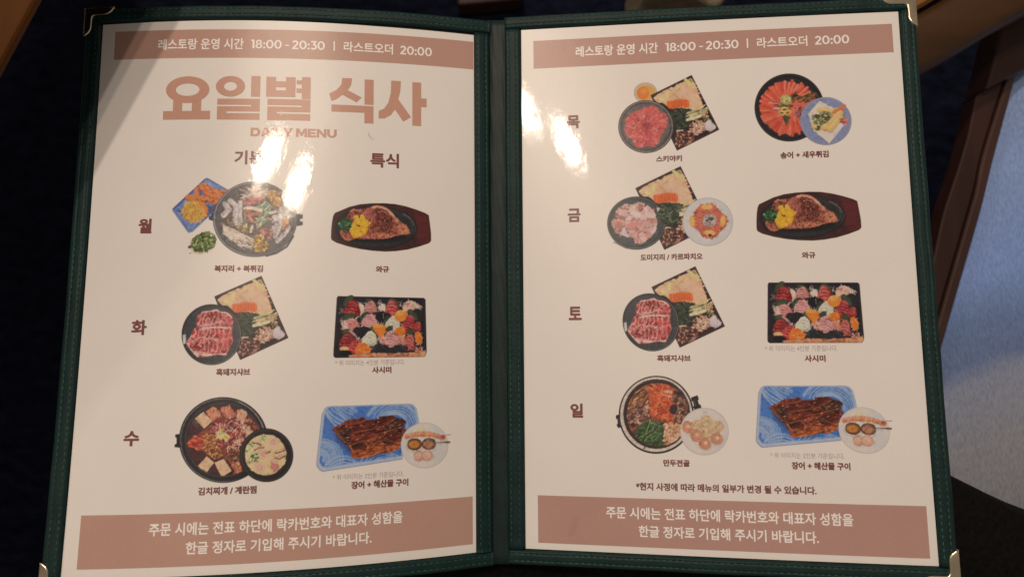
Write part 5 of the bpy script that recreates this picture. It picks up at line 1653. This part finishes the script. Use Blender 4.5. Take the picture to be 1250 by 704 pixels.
def art_trout():
    a = Art(68, 60, 655, 628, 3.4, 29)
    a.ell(358, 344, 286, 278, (30, 28, 31), 0, 5)
    a.ring(358, 344, 278, 270, 6, (58, 55, 58), soft=8, op=.8)
    a.ell(356, 346, 248, 240, a.tex([(34, 31, 34), (46, 42, 45)], 30), 0, 8)
    n = 74
    for k in range(n):
        an = 2 * math.pi * k / n
        rr = a.r.uniform(.93, 1.06)
        ex, ey = 352 + math.cos(an) * 226 * rr, 348 + math.sin(an) * 212 * rr
        w_ = a.r.uniform(20, 30)
        P = [(352 + math.cos(an - .1) * 80, 348 + math.sin(an - .1) * 76), (352 + math.cos(an - .03) * 150, 348 + math.sin(an - .03) * 142), (ex, ey)]
        c = np.array([(206, 80, 54), (222, 100, 70), (190, 64, 46), (228, 120, 88)][a.r.integers(4)])
        a.line([(x + 4, y + 3) for x, y in P], w_ + 3, (140, 38, 30), 7, .6); a.line(P, w_, c, 6)
        a.line([(x - 3, y - 3) for x, y in P], 5, c + 34, 5, .6)
    a.ell(350, 345, 130, 122, a.tex([(200, 80, 58), (222, 106, 80), (184, 66, 50), (232, 140, 110)], 24), 0, 30)
    for k in range(60):
        an = a.r.uniform(0, 6.283); r0 = a.r.uniform(30, 100)
        P = [(350 + math.cos(an) * r, 345 + math.sin(an) * r * .95) for r in (r0, r0 + 34)]
        a.line(P, a.r.uniform(6, 14), [(214, 100, 74), (232, 140, 112), (188, 66, 50)][a.r.integers(3)], 6, .8)
    # garnish
    a.scatter([(370, 230), (420, 215), (440, 260), (570, 215), (590, 255), (500, 310), (450, 300), (380, 310)], 90, (9, 22), (4, 8), [(84, 62, 34), (110, 80, 40), (60, 44, 28), (134, 96, 54), (150, 70, 44), (70, 74, 38)], (-50, 40), 4)
    a.scatter([(410, 350), (470, 350), (450, 420), (420, 430)], 24, (10, 20), (6, 10), [(90, 50, 50), (150, 80, 80), (120, 60, 56)], (0, 180), 5)
    a.scatter([(250, 320), (320, 310), (380, 330), (370, 350), (270, 345)], 24, (12, 24), (5, 8), [(70, 62, 34), (96, 84, 44), (120, 110, 60)], (-20, 20), 4)
    a.line([(190, 305), (280, 318)], 9, (226, 160, 140), 6); a.line([(232, 352), (300, 352)], 12, (226, 180, 160), 6)
    a.ell(330, 282, 46, 42, (150, 138, 76), 0, 5, 4); a.ell(328, 280, 36, 32, (176, 166, 96), 0, 8)
    a.scatter(a.circ(330, 280, 34, 30, 14), 26, (4, 7), (3, 5), [(120, 120, 60), (206, 196, 130), (96, 100, 50)], (0, 180), 3)
    for x, y, r_ in ((300, 386, .2), (346, 384, -.3), (320, 358, 0)):
        a.ell(x, y, 32, 18, (206, 166, 84), r_, 5, 4); a.ell(x, y + 2, 17, 9, (70, 50, 26), r_, 6, op=.8); a.ell(x - 2, y - 9, 18, 5, (236, 206, 130), r_, 6, op=.8)
    a.poly([(300, 412), (330, 405), (368, 430), (352, 450), (336, 494), (318, 460)], a.tex([(44, 50, 30), (74, 78, 44)], 12), 5, 6)
    a.line([(330, 410), (334, 480)], 3, (100, 100, 60), 3)
    return finish(spread(a))


def art_tempura():
    a = Art(438, 252, 875, 658, 3.2, 31)
    a.ell(656, 455, 208, 194, (108, 112, 136), 0, 5)
    a.ell(656, 453, 198, 184, a.tex([(104, 110, 140), (128, 132, 156), (114, 120, 146)], 12, 2, 1, 1, 0, 2), 0, 10)
    a.ring(656, 455, 202, 188, 6, (150, 150, 162), soft=7, op=.7)
    a.ell(660, 460, 150, 140, (120, 126, 152), 0, 40, op=.5)
    for k in range(60):
        an = 2 * math.pi * k / 60
        a.line([(656 + math.cos(an) * 130, 455 + math.sin(an) * 122), (656 + math.cos(an) * 186, 455 + math.sin(an) * 174)], 3, (90, 94, 126), 4, .5)
    a.poly([(512, 402), (608, 290), (720, 350), (800, 490), (684, 636), (560, 535), (540, 440)], (214, 196, 176), 6)
    a.poly([(512, 402), (608, 290), (730, 360), (560, 540)], a.tex([(206, 188, 166), (224, 206, 184)], 40), 6, op=.8)
    a.poly([(560, 535), (640, 480), (800, 492), (684, 636)], a.tex([(216, 196, 180), (226, 208, 192)], 40, 5), 8, op=.9)
    # prawn and greens
    for p, w_ in (([(600, 440), (680, 400), (740, 365)], 40), ([(640, 500), (700, 450), (770, 390)], 56), ([(560, 500), (620, 500), (680, 510)], 40), ([(690, 520), (740, 460), (770, 420)], 44), ([(600, 365), (650, 360), (700, 385)], 34)):
        a.line([(x + 3, y + 6) for x, y in p], w_ + 4, (150, 104, 50), 9, .6); a.line(p, w_, a.tex([(206, 158, 82), (226, 184, 112), (216, 170, 92)], 20, 3), 8); a.line([(x - 4, y - 7) for x, y in p], w_ * .35, (238, 208, 150), 9, .6)
    a.line([(720, 385), (770, 355), (808, 332)], 26, (214, 124, 70), 7); a.line([(775, 350), (812, 330)], 14, (206, 104, 66), 5); a.line([(780, 360), (800, 372)], 12, (196, 90, 60), 5)
    a.scatter([(775, 430), (830, 440), (835, 480), (780, 485)], 24, (9, 18), (4, 8), [(176, 92, 74), (150, 72, 64), (206, 140, 116)], (-20, 30), 4)
    a.scatter([(545, 420), (610, 385), (690, 385), (700, 420), (640, 480), (560, 480)], 110, (7, 18), (4, 8), [(96, 96, 54), (126, 124, 74), (70, 74, 42), (160, 156, 104), (186, 176, 128)], (0, 180), 4, (66, 62, 40))
    a.scatter([(560, 500), (620, 490), (620, 525), (570, 535)], 20, (7, 14), (4, 7), [(110, 112, 62), (80, 86, 48), (150, 144, 90)], (0, 180), 4)
    return finish(spread(a))


def art_bream():
    a = Art(55, 255, 612, 652, 3.2, 33)
    a.ell(272, 453, 210, 190, (42, 46, 46), 0, 5)
    a.ring(272, 453, 202, 182, 7, (84, 90, 88), soft=7, op=.7)
    a.ell(272, 453, 186, 168, a.tex([(46, 50, 50), (62, 66, 66), (54, 58, 58)], 18), 0, 8)
    a.line([(110, 590), (200, 632), (330, 632), (420, 580)], 7, (100, 104, 100), 8, .6)
    mp_ = [(118, 370), (150, 340), (190, 312), (240, 320), (300, 300), (330, 345), (400, 352), (410, 400), (422, 470), (410, 520), (345, 578), (322, 600), (265, 598), (255, 562), (160, 538), (150, 495), (92, 470), (95, 435), (135, 432)]
    a.poly(mp_, a.tex([(150, 96, 90), (184, 130, 120), (206, 160, 148), (166, 110, 102)], 22), 6, 8)
    for k in range(56):
        q = a.inside(mp_, 1)[0]; an = math.atan2(q[1] - 440, q[0] - 270) + a.r.normal(0, .5)
        l = a.r.uniform(30, 52); w_ = a.r.uniform(16, 26)
        c = np.array([(190, 138, 128), (210, 168, 156), (160, 100, 94), (222, 190, 178), (176, 120, 106)][a.r.integers(5)])
        dx, dy = math.cos(an), math.sin(an)
        pts = [(q[0] - dx * l - dy * w_, q[1] - dy * l + dx * w_), (q[0] + dx * l - dy * w_ * .8, q[1] + dy * l + dx * w_ * .8), (q[0] + dx * l * 1.05 + dy * w_ * .8, q[1] + dy * l * 1.05 - dx * w_ * .8), (q[0] - dx * l + dy * w_, q[1] - dy * l - dx * w_)]
        a.mask(a.circ(262, 450, 160, 150), 4)
        a.poly([(x + 3, y + 4) for x, y in pts], (96, 62, 62), 6, 4, op=.6); a.poly(pts, a.tex([c - 22, c, c + 16], 14, k, 2, .6, an), 5, 5)
        a.line([pts[0], pts[1]], 4, (232, 212, 200), 4, .6)
    a.clip = None
    a.poly([(96, 470), (110, 430), (180, 450), (160, 500)], a.tex([(150, 90, 74), (190, 126, 104)], 20), 6, 5)
    a.poly([(275, 345), (300, 302), (332, 350), (300, 380)], a.tex([(150, 90, 78), (180, 116, 100)], 20), 6, 5)
    a.poly([(148, 530), (190, 480), (220, 560)], (206, 182, 178), 6, 4); a.poly([(320, 340), (365, 355), (350, 372)], (222, 206, 196), 6, 4)
    a.ell(275, 395, 40, 26, (226, 200, 188), .2, 20, 8); a.ell(250, 470, 44, 22, (196, 124, 108), -.3, 18, 8)
    a.strands([(250, 520), (400, 450), (415, 520), (300, 590)], 30, (30, 60), (4, 7), [(222, 186, 174), (170, 110, 102), (206, 150, 140)], (-70, -20), .2, 8, .7)
    a.poly([(418, 340), (440, 345), (446, 362), (425, 372)], (220, 206, 190), 5)
    # greens lying over the plate rim
    gp = [(430, 370), (480, 345), (530, 320), (590, 318), (600, 350), (575, 380), (590, 420), (560, 450), (520, 478), (470, 450), (420, 400)]
    a.poly(gp, a.tex([(26, 34, 26), (50, 60, 44), (34, 44, 32)], 16), 6, 16, 18)
    a.scatter(gp, 90, (9, 24), (4, 9), [(44, 54, 38), (24, 32, 24), (64, 74, 52), (32, 42, 30), (84, 90, 66)], (-60, 60), 4)
    return finish(spread(a))


def art_carpaccio():
    a = Art(600, 265, 968, 622, 3.2, 35)
    a.ell(783, 443, 177, 170, (192, 182, 174), 0, 5)
    a.ell(783, 443, 168, 160, a.tex([(200, 190, 180), (210, 202, 194), (204, 196, 186)], 60), 0, 14)
    a.ring(783, 445, 150, 143, 3, (180, 172, 166), soft=8, op=.6)
    a.ring(783, 443, 172, 165, 4, (176, 170, 166), soft=8, op=.6)
    star = [(735, 320), (812, 325), (820, 352), (880, 385), (915, 455), (880, 500), (855, 540), (810, 520), (750, 558), (720, 510), (672, 470), (690, 400), (680, 378)]
    a.poly(star, a.tex([(140, 62, 46), (176, 88, 64), (156, 74, 54)], 20), 6, 8)
    for k in range(26):
        an = 2 * math.pi * k / 26; r_ = 84 + 12 * math.cos(4 * an)
        x, y = 795 + math.cos(an) * r_, 440 + math.sin(an) * r_ * .98
        a.ell(x, y, 36, 20, a.tex([(146, 62, 44), (180, 88, 64), (196, 114, 88)], 12, k, 2, .6, an), an, 5, 6)
        a.line([(x - math.cos(an) * 26, y - math.sin(an) * 26), (x + math.cos(an) * 28, y + math.sin(an) * 28)], 3, (220, 156, 130), 4, .6)
    a.ell(795, 435, 54, 46, a.tex([(126, 110, 104), (170, 150, 140), (110, 96, 92)], 16), 0, 14, 8)
    a.scatter(a.circ(798, 430, 24, 20, 12), 20, (5, 12), (3, 6), [(44, 38, 36), (70, 74, 56), (96, 84, 80)], (0, 180), 4)
    for x, y, r_ in ((778, 338, 0), (672, 440, 1.5), (890, 440, 1.7), (796, 522, 0.1)):
        a.ell(x, y, 42, 20, (216, 150, 66), r_, 5); a.ell(x, y, 32, 13, (232, 184, 116), r_, 6); a.line([(x - 20 * math.cos(r_), y - 20 * math.sin(r_)), (x + 20 * math.cos(r_), y + 20 * math.sin(r_))], 4, (214, 150, 84), 4)
    a.ell(798, 538, 12, 9, (40, 34, 28), 0, 5)
    return finish(spread(a))


def art_hotpot():
    a = Art(58, 38, 712, 642, 3.2, 37)
    for c, r_ in (((100, 388), -.12), ((672, 252), -.25)):
        T = lambda x, y: (c[0] + x * math.cos(r_) - y * math.sin(r_), c[1] + x * math.sin(r_) + y * math.cos(r_))
        a.poly([T(-26, -46), T(24, -50), T(26, -18), T(16, -14), T(18, 20), T(28, 22), T(28, 48), T(-22, 50), T(-30, 26), T(-20, 18), T(-20, -14), T(-30, -22)], (34, 26, 30), 5)
        a.line([T(-10, -22), T(-8, 24)], 8, (92, 74, 80), 6, .7)
    a.ell(372, 341, 283, 292, (30, 22, 22), 0, 5)
    a.ell(371, 339, 272, 281, (206, 188, 168), 0, 5)
    a.ring(371, 339, 262, 271, 6, (222, 206, 188), soft=8, op=.8)
    a.ell(376, 335, 252, 262, (42, 28, 26), 0, 5)
    a.ring(376, 335, 244, 254, 8, (66, 48, 44), soft=8, op=.7)
    body = a.circ(384, 340, 236, 238)
    a.mask(body, 6)
    a.poly(body, a.tex([(104, 48, 34), (140, 72, 48), (84, 40, 30)], 30), 6)
    def reg(pts, n, L, W, cols, ang=(0, 180), edge=(56, 28, 22)): a.scatter(pts, n, L, W, cols, ang, 4, edge, 10)
    # bell mushrooms
    reg([(150, 240), (260, 130), (300, 120), (330, 230), (240, 300), (160, 290)], 80, (16, 36), (6, 10), [(176, 110, 62), (200, 136, 84), (140, 82, 50), (110, 66, 42), (210, 150, 100)], (-70, -20))
    reg([(160, 280), (300, 240), (330, 320), (310, 360), (220, 430), (150, 400)], 70, (11, 20), (9, 16), [(104, 66, 54), (132, 90, 72), (84, 50, 42), (160, 112, 90), (196, 150, 124)], (0, 180))
    # kimchi, red
    rk = [(310, 130), (430, 110), (500, 150), (520, 220), (480, 330), (500, 390), (400, 380), (330, 320), (330, 220)]
    a.poly(rk, a.tex([(150, 50, 26), (186, 72, 38), (130, 40, 24)], 20), 12, 10)
    a.strands(rk, 150, (20, 56), (5, 10), [(190, 76, 40), (216, 110, 64), (150, 44, 26), (206, 92, 50), (226, 140, 90)], (10, 120), .5, 10)
    reg([(340, 230), (470, 240), (460, 330), (370, 340)], 60, (6, 12), (4, 7), [(206, 84, 40), (176, 58, 30), (222, 120, 66)], (0, 180), (110, 34, 22))
    a.line([(440, 165), (485, 172)], 22, (226, 170, 136), 7); a.line([(450, 196), (500, 210)], 14, (216, 140, 104), 6)
    # brown mushrooms right
    reg([(500, 180), (560, 170), (620, 250), (620, 300), (560, 340), (500, 320)], 60, (14, 24), (11, 18), [(124, 82, 62), (150, 104, 80), (92, 56, 46), (176, 126, 98), (64, 40, 38)], (0, 180))
    a.ell(505, 300, 30, 34, (44, 30, 36), .3, 10, 8)
    reg([(500, 360), (560, 340), (590, 370), (540, 410)], 18, (14, 22), (10, 15), [(136, 84, 62), (170, 116, 86)], (0, 180))
    # green chives
    gp = [(215, 460), (300, 390), (430, 400), (440, 470), (430, 560), (380, 590), (300, 570), (220, 500)]
    a.poly(gp, a.tex([(36, 48, 28), (58, 74, 42), (44, 58, 34)], 16), 12, 10)
    a.strands(gp, 170, (40, 100), (3, 7), [(62, 84, 46), (40, 56, 32), (90, 112, 64), (50, 70, 38), (30, 42, 26)], (-75, 20), .2, 8)
    a.line([(300, 480), (330, 380)], 7, (126, 146, 84), 4); a.line([(330, 400), (410, 428)], 6, (116, 136, 80), 4)
    # chopped pale onion
    op_ = [(430, 410), (480, 400), (560, 420), (560, 500), (500, 565), (430, 575), (440, 480)]
    a.poly(op_, (150, 92, 60), 10, 8)
    reg(op_, 120, (9, 18), (7, 12), [(226, 182, 140), (206, 154, 110), (236, 200, 164), (190, 130, 90)], (0, 180), (130, 78, 52))
    a.clip = None
    a.line([(292, 570), (284, 596)], 10, (60, 62, 40), 4)
    return finish(spread(a))


def art_mandu():
    a = Art(548, 285, 918, 648, 3.2, 39)
    a.ell(732, 466, 178, 174, (204, 186, 172), 0, 5)
    a.ell(732, 464, 166, 162, a.tex([(206, 190, 174), (216, 200, 184), (208, 194, 182)], 60), 0, 14)
    a.ring(732, 466, 172, 168, 5, (188, 172, 164), soft=8, op=.6)
    a.mask(a.circ(732, 466, 174, 170), 6)
    a.ell(740, 325, 18, 10, (170, 164, 176), 0, 10, op=.6); a.ell(860, 545, 60, 70, (192, 178, 176), .6, 60, op=.5)
    for k, (x, y) in enumerate(((610, 432), (680, 420), (745, 388), (826, 428), (748, 470), (672, 494), (735, 554), (822, 516))):
        brown = k in (0, 5, 6, 7)
        c = np.array((196, 132, 98) if brown else (206, 170, 128), float)
        a.ell(x + 3, y + 6, 46, 45, (140, 92, 66), 0, 10, op=.6)
        a.ell(x, y, 43, 42, a.tex([c - 20, c, c + 14], 14, k), 0, 5, 4)
        a.ring(x, y, 38, 37, 4, c - 40, soft=6, op=.55)
        if brown:
            a.ell(x + 2, y - 4, 26, 24, (206, 140, 106), 0, 10); a.ring(x, y, 27, 26, 5, (170, 96, 68), soft=6, op=.7)
            a.ell(x + 5, y - 3, 10, 10, (244, 214, 180), 0, 6)
        else:
            a.scatter(a.circ(x, y, 26, 26, 12), 18, (4, 9), (3, 5), [(170, 150, 104), (226, 198, 158), (150, 124, 84)], (0, 180), 4)
            for q in range(9):
                an = q * .7; a.line([(x + 14 * math.cos(an), y + 14 * math.sin(an)), (x + 36 * math.cos(an + .3), y + 36 * math.sin(an + .3))], 3, c - 34, 4, .5)
    a.ell(745, 415, 18, 9, (236, 214, 176), .1, 6)
    return finish(spread(a))


J_TRAY = [[0.4203, 0.0132], [-0.002, -0.4345]]
tray = art_tray(); c_tray = (567, 336)
for pg, cm, k in ((0, (-120.9, -14.8), 1.0), (1, (91.2, -10.4), 1.0), (1, (92.4, 98.4), 0.965), (1, (84.5, 44.7), 1.05)):
    picture('vegetable_box_picture', tray, pg, c_tray, cm, JM(J_TRAY, 5.867, k), 0.07, 'printed square black box of hotpot vegetables with carrot slices')
pork = art_pork()
for pg, cm in ((0, (-140.85, -23.7)), (1, (71.05, -18.7))):
    picture('pork_plate_picture', pork, pg, (283, 457), cm, JM([[0.4193, 0.0174], [-0.0032, -0.4301]], 5.867), 0.12, 'printed round black plate of sliced red pork')
steak = art_steak()
for pg, cm in ((0, (-53.0, 34.6)), (1, (156.5, 37.9))):
    picture('steak_plate_picture', steak, pg, (621, 353), cm, JM([[0.4472, 0.0027], [0.0112, -0.456]], 9.385), 0.07, 'printed oval iron plate with a steak, broccoli and yellow garnish')
sash = art_sashimi()
for pg, cm, k in ((0, (-53.4, -20.1), 1.0), (1, (156.9, -14.3), 0.985)):
    picture('sashimi_box_picture', sash, pg, (478, 360), cm, JM([[0.4408, 0.0031], [-0.0017, -0.4463]], 7.41, k), 0.07, 'printed black box of assorted sashimi')
eel = art_eel()
for pg, cm, k in ((0, (-59.0, -78.9), 1.0), (1, (150.3, -69.4), 0.96)):
    picture('eel_plate_picture', eel, pg, (450, 338), cm, JM([[0.4299, 0.0042], [-0.0176, -0.4331]], 6.4, k), 0.07, 'printed blue swirled plate of grilled eel')
sea = art_seafood()
for pg, cm, k in ((0, (-28.6, -84.7), 1.0), (1, (179.4, -76.1), 0.97)):
    picture('seafood_plate_picture', sea, pg, (892, 400), cm, JM([[0.445, 0.0004], [-0.0221, -0.4433]], 6.4, k), 0.12, 'printed pale plate with a prawn skewer, two clams and scallops')
J = [[0.4296, 0.0121], [0.003, -0.4473]]
for nm, art, px, lift, lb in (('fried_fish_picture', art_fishtray(), None, 0.07, 'printed blue tray of fried fish strips and shredded yellow garnish'),
                              ('herb_picture', art_herbs(), None, 0.07, 'printed loose pile of green herbs'),
                              ('fish_pot_picture', art_fishpot(), None, 0.12, 'printed pot of fish slices, mushrooms and greens, greyed by painted glare haze')):
    # one common frame: crop centre (576,352) is photo (290,265)
    picture(nm, art, 0, (736, 358), (-118.83, 38.63), JM(J, 6.4), lift, lb)
J = [[0.4081, 0.0150], [-0.0105, -0.4166]]
for nm, art, lift, lb in (('kimchi_stew_picture', art_kimchi(), 0.07, 'printed black pot of red kimchi stew with tofu blocks'),
                          ('egg_custard_picture', art_custard(), 0.12, 'printed black bowl of pale egg custard with pink swirled fish cake')):
    picture(nm, art, 0, (393.2, 328.7), (-132.98, -77.93), JM(J, 5.869), lift, lb)
J = [[0.4555, -0.0102], [-0.0198, -0.4705]]
for nm, art, lift, lb in (('egg_yolk_picture', art_yolk(), 0.05, 'printed small bowl holding a raw egg yolk'),
                          ('beef_plate_picture', art_beef(), 0.12, 'printed round grey plate of thin pink beef')):
    picture(nm, art, 1, (275.2, 441.6), (70.65, 91.62), JM(J, 6.4), lift, lb)
J = [[0.4365, -0.0205], [-0.0178, -0.4635]]
for nm, art, lift, lb in (('trout_plate_picture', art_trout(), 0.07, 'printed black plate of orange trout slices in a ring'),
                          ('tempura_plate_picture', art_tempura(), 0.12, 'printed blue plate of prawn tempura on white paper')):
    picture(nm, art, 1, (348.7, 342), (148.79, 99.06), JM(J, 6.706), lift, lb)
J = [[0.4475, -0.0112], [-0.0130, -0.4610]]
for nm, art, lift, lb in (('bream_plate_picture', art_bream(), 0.11, 'printed dark plate of pink sea bream pieces'),
                          ('carpaccio_plate_picture', art_carpaccio(), 0.14, 'printed white plate with a star of carpaccio and orange slices')):
    picture(nm, art, 1, (481.1, 346.2), (80.44, 44.61), JM(J, 5.867), lift, lb)
J = [[0.4335, -0.0118], [0.0045, -0.4395]]
for nm, art, lift, lb in (('dumpling_pot_picture', art_hotpot(), 0.07, 'printed black rimmed pot of dumpling stew ingredients with green chives'),
                          ('dumpling_plate_picture', art_mandu(), 0.12, 'printed pale plate of eight round dumplings')):
    picture(nm, art, 1, (373.4, 336.7), (72.8, -68.72), JM(J, 6.122), lift, lb)
